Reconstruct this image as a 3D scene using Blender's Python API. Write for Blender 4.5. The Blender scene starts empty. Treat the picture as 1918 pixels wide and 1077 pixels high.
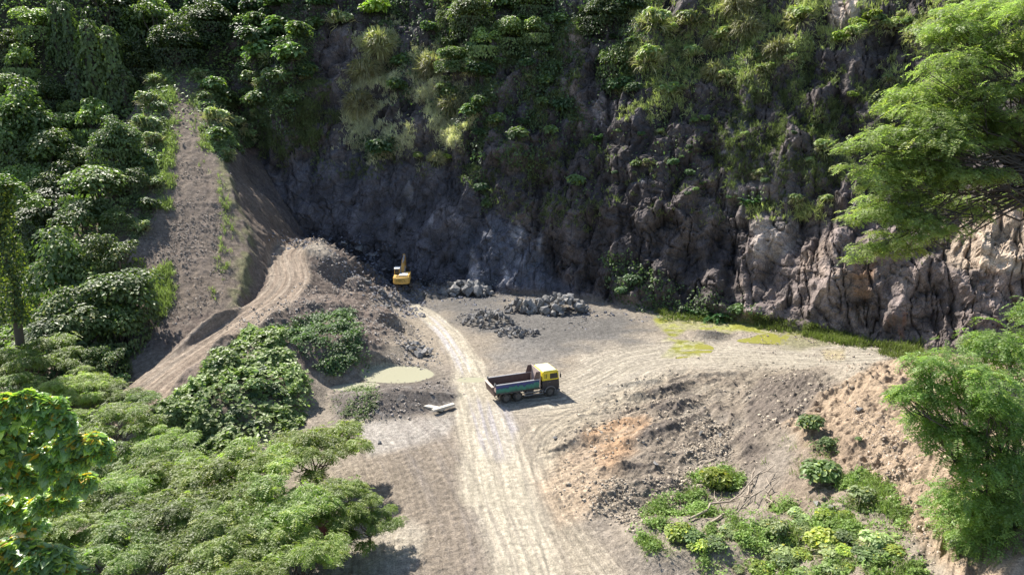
import bpy, math, random
import numpy as np
from mathutils import Vector, Matrix

# ------------------------------------------------------------------ camera, sky, sun, exposure
SC = bpy.context.scene
COL = SC.collection
F, PITCH, CZ = 1330.0, math.radians(14.0), 28.0
CP, SP = math.cos(PITCH), math.sin(PITCH)
cam_data = bpy.data.cameras.new('camera')
cam_data.sensor_width = 36.0
cam_data.lens = 36.0 * F / 1918.0
cam_data.clip_start, cam_data.clip_end = 0.5, 2000.0
cam = bpy.data.objects.new('camera', cam_data)
cam.location = (0, 0, CZ)
cam.rotation_euler = (math.pi / 2 - PITCH, 0, 0)
COL.objects.link(cam)
SC.camera = cam

SUN_EL, SUN_AZ = math.radians(47.0), math.radians(-43.0)      # azimuth from +Y, clockwise
world = bpy.data.worlds.new("World")
SC.world = world
world.use_nodes = True
wn = world.node_tree
sky = wn.nodes.new('ShaderNodeTexSky')
sky.sky_type = 'NISHITA'
sky.sun_disc = False
sky.sun_elevation = SUN_EL
sky.sun_rotation = SUN_AZ
bg = wn.nodes['Background']
bg.inputs['Strength'].default_value = 0.105
wn.links.new(sky.outputs[0], bg.inputs['Color'])
sun_data = bpy.data.lights.new('sun', 'SUN')
sun_data.energy = 5.0
sun_data.angle = math.radians(0.53)
sun_data.color = (1.0, 0.95, 0.86)
sun = bpy.data.objects.new('sun', sun_data)
to_sun = Vector((math.sin(SUN_AZ) * math.cos(SUN_EL), math.cos(SUN_AZ) * math.cos(SUN_EL), math.sin(SUN_EL)))
sun.rotation_euler = to_sun.to_track_quat('Z', 'Y').to_euler()
sun.location = (-60, 80, 120)
COL.objects.link(sun)
SC.view_settings.view_transform = 'Standard'
SC.view_settings.look = 'None'
SC.view_settings.exposure = 1.1
SC.view_settings.gamma = 1.0
SC.cycles.max_bounces = 6
SC.cycles.diffuse_bounces = 3
SC.cycles.transmission_bounces = 3

# ------------------------------------------------------------------ helpers: pixels <-> world, noise
rng = np.random.default_rng(11)
random.seed(5)
RT = rng.random(65536)


def unproj(px, py, z=None, Y=None):
    u, v = (px - 959.0) / F, (538.5 - py) / F
    d = np.array([u, CP + v * SP, -SP + v * CP])
    t = (z - CZ) / d[2] if z is not None else Y / d[1]
    return d * t + np.array([0, 0, CZ])


def project(X, Y, Z):
    dz = Z - CZ
    dep = Y * CP - dz * SP
    return 959.0 + F * X / dep, 538.5 - F * (Y * SP + dz * CP) / dep, dep


def hsh(a, b, c):
    return ((a * 73856093) ^ (b * 19349663) ^ (c * 83492791)) & 65535


def vnoise(x, y, z):
    ix, iy, iz = np.floor(x).astype(np.int64), np.floor(y).astype(np.int64), np.floor(z).astype(np.int64)
    fx, fy, fz = x - ix, y - iy, z - iz
    fx, fy, fz = fx * fx * (3 - 2 * fx), fy * fy * (3 - 2 * fy), fz * fz * (3 - 2 * fz)
    r = 0
    for i in (0, 1):
        wx = fx if i else 1 - fx
        for j in (0, 1):
            wy = wx * (fy if j else 1 - fy)
            for k in (0, 1):
                r = r + RT[hsh(ix + i, iy + j, iz + k)] * wy * (fz if k else 1 - fz)
    return r * 2 - 1


def fbm(x, y, z, octs=4, gain=0.5, ridged=False):
    r, a, s = 0, 1.0, 0.0
    for o in range(octs):
        f = 2.03 ** o
        n = vnoise(x * f + 17.3 * o, y * f - 9.1 * o, z * f + 4.7 * o)
        if ridged:
            n = 1 - 2 * np.abs(n)
        r = r + n * a
        s += a
        a *= gain
    return r / s


def facets(x, y, z, sc, seed=0):
    """Blocky broken-rock offset: every Voronoi cell gets its own level and tilt."""
    x, y, z = x / sc + seed * 13.7, y / sc, z / sc
    ix, iy, iz = np.floor(x).astype(np.int64), np.floor(y).astype(np.int64), np.floor(z).astype(np.int64)
    best = np.full(x.shape, 9e9)
    second = np.full(x.shape, 9e9)
    val = np.zeros(x.shape)
    for i in (-1, 0, 1):
        for j in (-1, 0, 1):
            for k in (-1, 0, 1):
                h = hsh(ix + i, iy + j, iz + k)
                ox = x - (ix + i + RT[h])
                oy = y - (iy + j + RT[(h + 101) & 65535])
                oz = z - (iz + k + RT[(h + 577) & 65535])
                d = ox * ox + oy * oy + oz * oz
                v = RT[(h + 31) & 65535] - 0.5 + ox * (RT[(h + 7) & 65535] - 0.5) * 1.6 + oy * (RT[(h + 77) & 65535] - 0.5) * 1.6 + oz * (RT[(h + 777) & 65535] - 0.2) * 1.6
                m = d < best
                second = np.where(m, best, np.minimum(second, d))
                val = np.where(m, v, val)
                best = np.where(m, d, best)
    return val, np.sqrt(second) - np.sqrt(best)


def tri(a, b, sc, seed=0):
    """Random heights joined by flat triangles: crisp planar facets."""
    th = seed * 1.13
    a, b = (a * math.cos(th) + b * math.sin(th)) / sc + seed * 19.7, (-a * math.sin(th) + b * math.cos(th)) / sc + seed * 7.3
    s_ = (a + b) * 0.366025
    i, j = np.floor(a + s_), np.floor(b + s_)
    t_ = (i + j) * 0.211325
    x0, y0 = a - (i - t_), b - (j - t_)
    up = (x0 > y0)
    # barycentric weights inside the skewed cell
    fu, fv = (a + s_) - i, (b + s_) - j
    i, j = i.astype(np.int64), j.astype(np.int64)
    h0 = RT[hsh(i, j, seed)]
    h1 = RT[hsh(i + 1, j + 1, seed)]
    hm = np.where(up, RT[hsh(i + 1, j, seed)], RT[hsh(i, j + 1, seed)])
    mx_, mn_ = np.maximum(fu, fv), np.minimum(fu, fv)
    return ((1 - mx_) * h0 + (mx_ - mn_) * hm + mn_ * h1) * 2 - 1


def sstep(a, b, x):
    t = np.clip((x - a) / (b - a), 0, 1)
    return t * t * (3 - 2 * t)


def smax(a, b, k):
    h = np.clip(0.5 + 0.5 * (a - b) / k, 0, 1)
    return b + (a - b) * h + k * h * (1 - h)


def lerp(a, b, t):
    return a + (b - a) * t


def polyline(pts, X, Y):
    """Nearest point on a polyline: signed distance (+ on the left of its direction), arc length, z."""
    P = np.array(pts, float)
    bd = np.full(X.shape, 1e9)
    sd, ss, zz = np.zeros(X.shape), np.zeros(X.shape), np.zeros(X.shape)
    acc = 0.0
    for a, b in zip(P[:-1], P[1:]):
        ex, ey = b[0] - a[0], b[1] - a[1]
        L = math.hypot(ex, ey)
        t = np.clip(((X - a[0]) * ex + (Y - a[1]) * ey) / (L * L), 0, 1)
        dx, dy = X - a[0] - t * ex, Y - a[1] - t * ey
        d = np.hypot(dx, dy)
        m = d < bd
        side = np.sign(ex * dy - ey * dx)
        bd = np.where(m, d, bd)
        sd = np.where(m, d * side, sd)
        ss = np.where(m, acc + t * L, ss)
        zz = np.where(m, a[2] + t * (b[2] - a[2]), zz)
        acc += L
    return sd, ss, zz


def chaikin(P, n=2):
    P = [np.array(p, float) for p in P]
    for _ in range(n):
        Q = [P[0]]
        for a, b in zip(P[:-1], P[1:]):
            Q += [a * .75 + b * .25, a * .25 + b * .75]
        P = Q + [P[-1]]
    return P


def from_pix(L):
    return chaikin([unproj(px, py, z) for px, py, z in L])


# ------------------------------------------------------------------ the terrain as one sheet of points
u = np.concatenate([np.linspace(-1.25, -.76, 46)[:-1], np.linspace(-.76, .76, 900), np.linspace(.76, 1.25, 46)[1:]])
NC = len(u)
bx = np.array([-260, -130, -105, -90, -75, -65, -56, -50, -44, -38, -30, -15, -5, 5, 11, 22, 32, 42.6, 50, 58, 70, 90, 200])
by = np.array([215, 190, 172, 150, 137, 134, 131, 126, 120, 118, 116, 113, 109, 106.5, 104, 97.5, 92.5, 84.5, 80.5, 77.5, 72, 66, 40.])
tx = np.linspace(-260, 200, 1200)
tb = np.interp(tx, bx, by)
kern = np.exp(-0.5 * (np.arange(-12, 13) / 5.0) ** 2)
tb = np.convolve(np.pad(tb, 12, mode='edge'), kern / kern.sum(), mode='valid')
tb += 1.2 * np.array([vnoise(np.array([x / 7.0]), np.array([.5]), np.array([.5]))[0] for x in tx])
ys = np.linspace(40, 260, 900)
G = ys[None, :] - np.interp(u[:, None] * ys[None, :], tx, tb)
first = np.argmax(G >= 0, axis=1)
first = np.where(G.max(axis=1) < 0, 899, first)
YB = ys[first]
YB = np.convolve(np.pad(YB, 6, mode='edge'), np.ones(13) / 13, mode='valid')
nA, nB, nC, nD = 30, 500, 430, 40
yy = 36 + np.cumsum(np.linspace(36, 118, nB) ** 1.5)
fB = (yy - yy[0]) / (yy[-1] - yy[0])
rows = []
for r in range(nA):
    rows.append(np.full(NC, 10 + 26.0 * r / nA))
for f in fB[:-1]:
    rows.append(36 + f * (YB - 2 - 36))
for r in range(nC):
    rows.append(YB - 2 + 44.0 * r / nC)
for r in range(nD + 1):
    rows.append(YB + 42 + 110.0 * (r / nD) ** 1.5)
Y = np.array(rows)
NR = Y.shape[0]
X = u[None, :] * Y
Wc = Y - np.interp(X, tx, tb)                  # distance behind the toe of the cliff

n_big = fbm(X / 14, Y / 14, X * 0, 3)
n_mid = fbm(X / 4, Y / 4, X * 0 + 3, 3)
n_sml = fbm(X / 0.9, Y / 0.9, X * 0 + 7, 3)

# cliff profile, station by station: (distance behind the toe, height)
ST = [(-120, [(0, 0), (10, 2), (45, 30), (60, 40)]),
      (-80, [(0, 0), (12, 20), (16, 34), (30, 62), (60, 70)]),
      (-62, [(0, 0), (12, 20), (16, 32), (30, 60), (60, 70)]),
      (-50, [(0, 0), (5, 9), (13, 33), (16, 39), (24, 44), (36, 64), (60, 70)]),
      (-40, [(0, 0), (5, 7), (13, 31), (16, 37), (24, 43), (36, 62), (60, 70)]),
      (-30, [(0, 0), (6, 4.5), (14, 20), (20, 31), (28, 45), (40, 62), (60, 70)]),
      (-14, [(0, 0), (4, 3.0), (11, 18), (20, 31), (30, 48), (40, 60), (60, 68)]),
      (0, [(0, 0), (1.5, 2.5), (9.5, 20), (28, 46), (40, 60), (60, 66)]),
      (20, [(0, 0), (8, 17), (14, 25), (35, 50), (45, 62), (60, 66)]),
      (33, [(0, 0), (8.0, 13), (11, 14.4), (16.5, 25), (34, 48), (45, 62), (60, 66)]),
      (45, [(0, 0), (8, 11.5), (10.5, 13), (16, 23), (34, 44), (45, 56), (60, 60)]),
      (58, [(0, 0), (6.0, 8.5), (9, 13), (16, 20), (30, 42), (45, 58), (60, 62)]),
      (75, [(0, 0), (3, 8.5), (5, 13), (14, 19), (30, 42), (45, 56), (60, 62)])]
wg = np.linspace(0, 60, 241)
PR = np.array([np.interp(wg, [a for a, _ in p], [b for _, b in p]) for _, p in ST])
SX = np.array([s for s, _ in ST], float)
wj = np.clip(Wc + sstep(1, 9, Wc) * (2.0 * n_big + 1.2 * n_mid), 0, 59.9)
si = np.clip(np.searchsorted(SX, X) - 1, 0, len(SX) - 2)
st = np.clip((X - SX[si]) / (SX[si + 1] - SX[si]), 0, 1)
st = st * st * (3 - 2 * st)
wi = np.minimum((wj / 0.25).astype(int), 239)
wf = wj / 0.25 - wi
cl = lerp(lerp(PR[si, wi], PR[si, wi + 1], wf), lerp(PR[si + 1, wi], PR[si + 1, wi + 1], wf), st)
cl = np.where(cl > 54, 54 + (cl - 54) * 0.25, cl)  # unseen cliff top above the frame flattened to limit its shadow
Z = 0.10 * n_big + 0.05 * n_mid

# wooded hillside beyond the ramp
hill = np.maximum(0.80 * (Y - 99), 0.05 * (Y - 99)) + 0.55 * np.maximum(Y - 128, 0) * sstep(-72, -84, X) + 1.8 * n_big
Z = smax(Z, np.clip(hill, -2, 62) * sstep(-36, -56, X) + (1 - sstep(-36, -56, X)) * -3, 1.5)
Z = smax(Z, cl + np.where(Wc < 0, -2.0, 0.0), 0.6)

# the gravel ramp: a spur that climbs away to the wall behind
RAMP = chaikin([(-37.0, 74, 0.6), (-40.5, 84, 4.6), (-45.5, 95, 10.8), (-49.5, 104, 17), (-55, 121, 26), (-60.5, 136, 33.5), (-64, 146, 37.0)])
rd, rs, rz = polyline(RAMP, X, Y)
hw = np.interp(rs, [0, 12, 24, 34, 52, 75], [4.5, 7.2, 8.4, 7.8, 5.2, 4.2]) + 1.0 * n_mid + 1.5 * n_big
ad = np.abs(rd) - hw
ramp = rz - np.where(rd > 0, 1.25, 1.25) * np.maximum(ad, 0) - 0.35 * np.clip(np.abs(rd) / np.maximum(hw, 1), 0, 1) ** 2
ramp_m = (ramp > Z - 0.2)
Z = smax(ramp, Z, 0.5)

# bench track that curls up onto the spoil mound
TRK = from_pix([(215, 790, 0.5), (262, 745, 1.2), (330, 690, 2.2), (425, 625, 3.3), (500, 575, 4.3), (548, 530, 5.4), (538, 492, 6.6), (535, 470, 7.4), (575, 455, 7.9)])
td, ts, tz = polyline(TRK, X, Y)
bank = tz - np.maximum(np.abs(td) - 2.6, 0) * 0.78 + 0.5 * n_mid * sstep(2, 4, np.abs(td))
Z = smax(bank, Z, 0.4)


def ridge(L, hw, sl, sr, rough=0.3):
    global Z
    d, s, z = polyline(from_pix(L), X, Y)
    r = z - np.where(d > 0, sl, sr) * np.maximum(np.abs(d) - hw, 0) + rough * n_mid * sstep(hw * .3, hw + 1, np.abs(d))
    Z = smax(r, Z, 0.35)


ridge([(560, 458, 8.0), (600, 462, 8.2), (632, 480, 7.0), (655, 520, 4.0)], 1.6, 0.9, 0.75)
ridge([(580, 560, 4.6), (640, 560, 4.0), (690, 580, 2.6)], 2.2, 0.7, 0.62)
ridge([(640, 600, 3.4), (700, 615, 2.2), (735, 640, 1.2)], 1.6, 0.6, 0.55)
ridge([(395, 690, 3.2), (520, 640, 4.0), (640, 620, 3.4)], 2.2, 0.8, 0.70)
ridge([(330, 765, 2.0), (430, 715, 3.0), (520, 700, 2.4)], 2.0, 0.8, 0.65)
ridge([(385, 602, 6.2), (425, 562, 6.6), (470, 546, 7.0)], 0.15, 0.9, 0.9, 0.1)      # berm beside the track
flat = 1 - sstep(1.9, 2.9, np.abs(td))
Z = lerp(Z, tz, flat)
rut = np.exp(-((np.abs(td) - 0.95) / 0.28) ** 2)
Z -= 0.13 * rut * flat

# rubble mound in front of the pond, embankment beside the quarry floor, low dozer heaps
ridge([(625, 735, .5), (690, 738, 1.5), (745, 728, 1.7), (800, 730, 1.2), (850, 735, .3)], 0.5, 0.5, 0.55, 0.35)
ridge([(1440, 815, 0.6), (1490, 785, 1.6), (1560, 735, 3.0), (1640, 692, 4.4), (1720, 668, 5.4), (1850, 700, 6.5), (2100, 760, 7.0)], 1.0, 0.75, 0.36, 0.4)
ridge([(1640, 692, 4.4), (1760, 800, 5.5), (1900, 900, 6.0), (2050, 1000, 6.5)], 1.5, 0.5, 0.42, 0.4)
ridge([(1230, 1010, .7), (1420, 985, 1.2), (1600, 1000, 1.5), (1760, 1040, 2)], 1.6, 0.45, 0.5, 0.4)
ridge([(1500, 925, 1.2), (1580, 905, 2.2)], 0.8, 0.6, 0.7, 0.3)
ridge([(1290, 622, .2), (1325, 618, 1.3), (1365, 624, .2)], 0.15, 0.75, 0.75, 0.15)   # little gravel heap
ridge([(655, 548, 2.6), (700, 548, 1.6), (760, 546, 1.0), (800, 552, .4)], 1.6, 0.5, 0.5, 0.3)

for L_, h_ in [([(1171, 736), (1235, 726), (1287, 711)], .75), ([(1169, 716), (1235, 707)], .6), ([(1229, 761), (1261, 748), (1297, 750)], 1.1), ([(1167, 826), (1222, 805), (1261, 792), (1321, 766)], .65),
               ([(1253, 776), (1305, 772)], .5), ([(1336, 758), (1378, 784)], .9), ([(1222, 850), (1295, 846)], .8), ([(1352, 838), (1417, 802)], .8), ([(1122, 880), (1170, 864), (1222, 873)], .55),
               ([(1110, 945), (1125, 915), (1190, 900), (1260, 900)], .85), ([(1300, 700), (1380, 694)], .45), ([(1400, 712), (1490, 704), (1560, 708)], .4), ([(1040, 835), (1090, 815), (1130, 812)], .4), ([(1330, 800), (1290, 812)], .7), ([(1450, 745), (1500, 722)], .5)]:
    ridge([(x_, y_, h_ * (.45 if i_ in (0, len(L_) - 1) else 1) * (.8 if len(L_) == 2 else 1) + .12) for i_, (x_, y_) in enumerate(L_)], 0.1, 0.42, 0.62, 0.3)

# pond basin and puddle
pc = unproj(742, 698, 0.1)
pond_r = np.hypot((X - pc[0]) / 4.0, (Y - pc[1]) / 2.5) + 0.12 * n_mid
Z = lerp(Z, np.full_like(Z, -0.35), 1 - sstep(0.75, 1.15, pond_r))
qc = unproj(660, 722, 0.1)
pond2 = np.hypot((X - qc[0] + (Y - qc[1]) * -0.9) / 2.8, (Y - qc[1]) / 1.3) + 0.15 * n_mid
Z = lerp(Z, np.minimum(Z, -0.1), 1 - sstep(0.6, 1.1, pond2))
uc = unproj(885, 711, 0)
pud_r = np.hypot((X - uc[0]) / 1.7, (Y - uc[1]) / 0.75) + 0.15 * n_sml
Z = lerp(Z, np.minimum(Z, -0.12), 1 - sstep(0.7, 1.2, pud_r))
hc = unproj(737, 605, 1.6)
hole = np.hypot((X - hc[0]) / 1.7, (Y - hc[1]) / 2.2)
Z -= 1.5 * (1 - sstep(0.5, 1.1, hole))

PX, PY, DEP = project(X, Y, Z)
Z0 = Z.copy()
# ------------------------------------------------------------------ zones, relief and colour of the terrain
jit1 = fbm(X / 3.0, Y / 3.0, Z / 3.0, 3)
jit2 = fbm(X / 3.0 + 40, Y / 3.0, Z / 3.0 + 9, 3)


def pm(poly, soft=8.0, jit=14.0):
    """Soft membership of every terrain point in an outlined area, ragged by noise."""
    P = np.array(poly, float)
    m = np.zeros(X.shape)
    pad = soft + jit + 2
    sel = (PX > P[:, 0].min() - pad) & (PX < P[:, 0].max() + pad) & (PY > P[:, 1].min() - pad) & (PY < P[:, 1].max() + pad) & (DEP > 1)
    if not sel.any():
        return m
    x = PX[sel] + jit * jit1[sel]
    y = PY[sel] + jit * 0.7 * jit2[sel]
    inside = np.zeros(x.shape, bool)
    dist = np.full(x.shape, 1e9)
    for (x0, y0), (x1, y1) in zip(P, np.roll(P, -1, axis=0)):
        ex, ey = x1 - x0, y1 - y0
        t = np.clip(((x - x0) * ex + (y - y0) * ey) / (ex * ex + ey * ey + 1e-9), 0, 1)
        dist = np.minimum(dist, np.hypot(x - x0 - t * ex, y - y0 - t * ey))
        c = ((y0 > y) != (y1 > y))
        xi = x0 + (y - y0) / (ey if ey != 0 else 1e-9) * ex
        inside ^= c & (x < xi)
    m[sel] = sstep(-soft, soft, np.where(inside, dist, -dist))
    return m


is_cliff = sstep(-0.3, 0.8, Wc) * (1 - sstep(-49, -56, X) * (1 - sstep(8, 14, Wc)))
on_ramp = sstep(-0.3, 0.2, ramp - Z) * sstep(8, 12, rs) * (1 - sstep(0.5, 3.0, cl - ramp))
is_cliff = is_cliff * (1 - on_ramp)

# road centre lines on the quarry floor (pixel row -> width in metres)
HAUL = from_pix([(1015, 1180, 0), (995, 1077, 0), (962, 990, 0), (937, 915, 0), (917, 830, 0), (896, 750, 0), (880, 690, 0), (852, 640, 0), (818, 600, 0), (780, 572, 0)])
hd, hs, _ = polyline(HAUL, X, Y)
hL = hs.max()
hwid = np.interp(Y, [30, 38, 50, 60, 67, 80, 94, 102], [2.0, 2.2, 2.8, 2.8, 2.0, 1.6, 1.45, .9])
hdj = np.abs(hd + 0.5 * n_mid)
haul = (1 - sstep(0.62, 1.3, hdj / hwid + .12 * n_mid)) * (1 - is_cliff)
streak = fbm(hd / 0.28, hs / 9.0, hd * 0, 3)
SPUR2 = from_pix([(893, 745, 0), (960, 752, 0), (1060, 742, 0), (1130, 715, 0), (1200, 672, 0), (1330, 660, 0), (1500, 672, 0), (1640, 668, 0)])
bd2, bs2, _ = polyline(SPUR2, X, Y)
side_rd = (1 - sstep(1.2, 6.5, np.abs(bd2 + 0.9 * n_mid)))
streak2 = fbm(bd2 / 0.35, bs2 / 8.0, bd2 * 0 + 5, 3)
ARC = from_pix([(1120, 1100, 0), (1040, 980, 0), (1000, 890, 0), (1000, 810, 0), (1080, 770, 0), (1180, 745, 0)])
ad3, as3, _ = polyline(ARC, X, Y)
arc = (1 - sstep(0.8, 2.6, np.abs(ad3 + 0.5 * n_mid)))
streak3 = fbm(ad3 / 0.3, as3 / 7.0, ad3 * 0 + 9, 3)
ARC2 = from_pix([(690, 640, 0), (905, 820, 0), (930, 800, 0), (985, 775, 0), (1100, 760, 0)][1:])
ad4, as4, _ = polyline(ARC2, X, Y)
# a crawler track and faint wheel lines over the brown floor beside the road
LFT = from_pix([(850, 1120, 0), (835, 1000, 0), (800, 900, 0), (770, 840, 0), (735, 800, 0)])
ld, ls, _ = polyline(LFT, X, Y)
streak4 = fbm(ld / 0.4, ls / 8.0, ld * 0 + 2, 3)

rough = pm([(1060, 960), (1010, 840), (1120, 740), (1260, 690), (1480, 690), (1600, 720), (1480, 790), (1420, 880), (1230, 960)], 20, 25)
ra, rb = (X - Y) / 1.414, (X + Y) / 1.414
doz = fbm(ra / 1.3 + 0.7 * n_mid + 1.6 * n_big, rb / 7.0, X * 0, 3, 0.5, True)
doz2 = np.maximum(doz, 0) ** 1.5
dirt_lump = fbm(X / 0.55, Y / 0.55, Z / 0.55, 3)
pebble = np.maximum(fbm(X / 0.22, Y / 0.22, Z / 0.22, 2) - 0.15, 0)

floor_m = (1 - is_cliff) * (1 - on_ramp)
road_m = np.clip(haul + 0.9 * side_rd * floor_m * (np.abs(Z) < 0.8) + 0.7 * arc * floor_m, 0, 1)
track_m = (1 - sstep(2.2, 3.3, np.abs(td + 0.4 * n_mid)))
heap = floor_m * (1 - road_m) * (1 - track_m * 0.8)
dz = heap * (0.06 * dirt_lump + 0.10 * pebble) + rough * (1 - haul) * (0.26 * doz2 - 0.06 + 0.13 * dirt_lump + 0.10 * n_mid + 0.16 * pebble)
flank = on_ramp * sstep(0.6, 2.5, ad) * (rd < 0)
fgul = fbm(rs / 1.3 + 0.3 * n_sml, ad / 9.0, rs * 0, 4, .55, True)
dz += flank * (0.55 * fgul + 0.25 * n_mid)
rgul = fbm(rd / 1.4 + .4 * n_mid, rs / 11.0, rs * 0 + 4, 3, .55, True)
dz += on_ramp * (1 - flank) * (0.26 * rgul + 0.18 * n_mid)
dz += on_ramp * (0.20 * dirt_lump + 0.16 * pebble + 0.10 * n_sml)
slope_dirt = sstep(0.9, 2.2, Z0) * floor_m * (1 - track_m) * (1 - on_ramp)
gully = fbm(X / 0.9, Y / 0.9, Z * 0, 3, 0.5, True)
dz += slope_dirt * (0.18 * gully + 0.16 * dirt_lump + 0.12 * pebble)
dz += haul * 0.05 * streak + side_rd * floor_m * 0.035 * streak2 + arc * floor_m * .03 * streak3
tread = np.sin(ls * 9.0) * np.exp(-((np.abs(np.abs(ld) - 1.0)) / 0.28) ** 2) * (ls < 22)
wheel = np.zeros(X.shape)
for off_, amp_, ph_, w_ in ((.35, .5, 0.0, .95), (-.7, .7, 2.0, .95), (.9, .9, 4.2, .9)):
    o_ = hd - off_ - amp_ * np.sin(hs / 8.5 + ph_)
    wheel = np.maximum(wheel, np.exp(-((np.abs(o_) - w_) / .2) ** 2))
for dd_, ss_, mm_ in ((bd2, bs2, side_rd), (ad3, as3, arc)):
    for off_, ph_ in ((.2, 0.0), (1.6, 2.5), (-1.5, 4.0)):
        o_ = dd_ - off_ - .6 * np.sin(ss_ / 7.0 + ph_)
        wheel = np.maximum(wheel, np.exp(-((np.abs(o_) - .9) / .2) ** 2) * mm_)
wheel *= sstep(-.5, .2, n_mid + .5 * n_big) * floor_m * (np.abs(Z) < .8)
dz -= 0.055 * wheel
lump2 = tri(X, Y, 1.3, 5) + .6 * tri(X, Y, .6, 6)
dz += 0.025 * tread * floor_m * (Y < 56) + 0.04 * streak4 * floor_m * (1 - haul) * (X < 2) * (Y < 62)
tanz = pm([(1470, 800), (1560, 730), (1640, 685), (1760, 660), (1940, 690), (1940, 1090), (1800, 1090), (1700, 1000), (1620, 900), (1540, 860)], 10, 14) * floor_m
dz += tanz * (0.34 * n_mid + 0.20 * gully + 0.16 * lump2 + 0.12 * dirt_lump)
dz += rough * .10 * lump2 * (1 - haul)
in_pond = np.maximum(1 - sstep(1.0, 1.25, pond_r), np.maximum(1 - sstep(0.95, 1.2, pond2), 1 - sstep(1.0, 1.3, pud_r)))
Z = Z + dz * (1 - in_pond)

# broken rock: push cliff points along their normals
sl = slice(nA + nB - 30, nA + nB - 1 + nC)
xs, ysl, zs = X[sl], Y[sl], Z[sl]


def normals(x, y, z):
    P = np.stack([x, y, z], -1)
    a = np.gradient(P, axis=0)
    b = np.gradient(P, axis=1)
    n = np.cross(b, a)
    return n / (np.linalg.norm(n, axis=-1, keepdims=True) + 1e-9)


def blur(A, k):
    c = np.cumsum(np.pad(A, ((k + 1, k), (0, 0)), mode='edge'), 0)
    A = (c[2 * k + 1:] - c[:-2 * k - 1]) / (2 * k + 1)
    c = np.cumsum(np.pad(A, ((0, 0), (k + 1, k)), mode='edge'), 1)
    return (c[:, 2 * k + 1:] - c[:, :-2 * k - 1]) / (2 * k + 1)


nr = normals(xs, ysl, blur(zs, 6))
fx, fy, fz = xs + 1.2 * jit1[sl], ysl + 1.2 * jit2[sl], zs * 0.7
f1, e1 = facets(fx, fy, fz, 5.5, 1)
f2, e2 = facets(fx + 0.5 * n_mid[sl], fy, fz, 2.1, 2)
f3, e3 = facets(fx, fy, fz, 0.85, 3)
rid = fbm(xs / 1.6, ysl / 1.6, zs / 2.6, 4, 0.55, True)
smooth_face = pm([(500, 540), (470, 300), (640, 285), (860, 330), (960, 420), (1090, 545), (900, 560)], 25, 25)[sl]
scree = pm([(500, 460), (640, 440), (720, 455), (800, 520), (860, 545), (800, 560), (680, 560), (640, 480)], 14, 14)[sl]
right_face = pm([(1380, 640), (1400, 420), (1500, 405), (1760, 410), (1930, 400), (1930, 680), (1700, 690)], 25, 15)[sl]
amp = is_cliff[sl] * (1 - 0.45 * smooth_face) * (1 - 0.10 * right_face)
tv = fbm(xs / 4.2 + .35 * zs / 4, ysl / 4.2, zs / 3.0 - .2 * xs / 4, 4) * 7
tf = np.floor(tv)
plate = (tf + sstep(0, .16, tv - tf)) / 7 - tv / 7 * .35
tv2 = fbm(xs / 1.5 - .5 * zs / 1.5, ysl / 1.5, zs / 2.6, 3) * 6
tf2 = np.floor(tv2)
plate2 = (tf2 + sstep(0, .2, tv2 - tf2)) / 6
fa, fb = xs * 0.88 - ysl * 0.5 + 0.8 * jit1[sl], zs * 0.72 + 0.5 * jit2[sl]
T = [tri(fa, fb, q, k + 1) for k, q in enumerate((7.0, 3.4, 1.6, 0.8))]
crk = fbm(fa / 1.9 + 0.12 * zs, zs / 8.0, fa * 0 + 3, 3)
crack = np.exp(-np.abs(crk) / 0.035)
crk2 = fbm(fa / 5.0, zs / 1.7 + 0.15 * fa, fa * 0 + 8, 3)
ledge = np.exp(-np.abs(crk2) / 0.03)
disp = amp * (1.35 * T[0] + 1.15 * T[1] + 0.80 * T[2] + 0.46 * T[3] + 0.55 * f1 + 0.25 * f2 + 1.1 * plate - 0.75 * crack - 0.45 * ledge)
disp += scree * (0.8 * f3 + 0.35 * f2)
X2, Y2, Z2 = X.copy(), Y.copy(), Z.copy()
X2[sl] += nr[..., 0] * disp
Y2[sl] += nr[..., 1] * disp
Z2[sl] += nr[..., 2] * disp

# ---- albedo
C = np.zeros(X.shape + (3,))


def put(rgb, m):
    C[...] = C + (np.array(rgb) - C) * np.clip(m, 0, 1)[..., None]


C[...] = (0.245, 0.207, 0.162)
big = fbm(X / 9, Y / 9, Z / 9 + 50, 4)
put((0.21, 0.18, 0.150), sstep(-0.25, 0.35, big) * 0.8)
put((0.120, 0.113, 0.106), pm([(760, 560), (900, 545), (1100, 575), (1230, 600), (1200, 640), (1100, 655), (1020, 665), (960, 660), (890, 620)], 26, 40) * 0.95)
put((0.16, 0.150, 0.140), pm([(900, 660), (1000, 640), (1080, 660), (990, 690), (930, 690)], 14, 24) * 0.7)
put((0.335, 0.295, 0.24), pm([(1090, 660), (1240, 640), (1480, 640), (1640, 650), (1620, 700), (1400, 680), (1200, 720), (1080, 700)], 25, 30) * 0.75)
put((0.20, 0.165, 0.13), pm([(640, 870), (760, 800), (860, 790), (880, 1000), (900, 1090), (640, 1090)], 20, 30) * 0.8)
put((0.33, 0.305, 0.275), pm([(660, 790), (850, 780), (840, 815), (690, 850)], 12, 12) * 0.7)
put((0.36, 0.32, 0.26), pm([(640, 1010), (760, 970), (800, 1000), (770, 1077), (620, 1090)], 15, 20) * 0.7)
put((0.195, 0.160, 0.125), rough * sstep(-0.1, 0.45, doz + 0.5 * n_mid) * 0.8)
put((0.135, 0.112, 0.094), rough * sstep(.22, .55, Z0))  # raised berms coloured darker, standing in for their backlit shade
put((0.31, 0.27, 0.215), rough * sstep(0.1, 0.5, -doz) * 0.6)
put((0.31, 0.26, 0.195), rough * sstep(-.15, .45, n_big + .4 * jit1) * .75)
put((0.115, 0.098, 0.085), rough * sstep(.25, .6, jit2 + .3 * dirt_lump) * .6)
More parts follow.
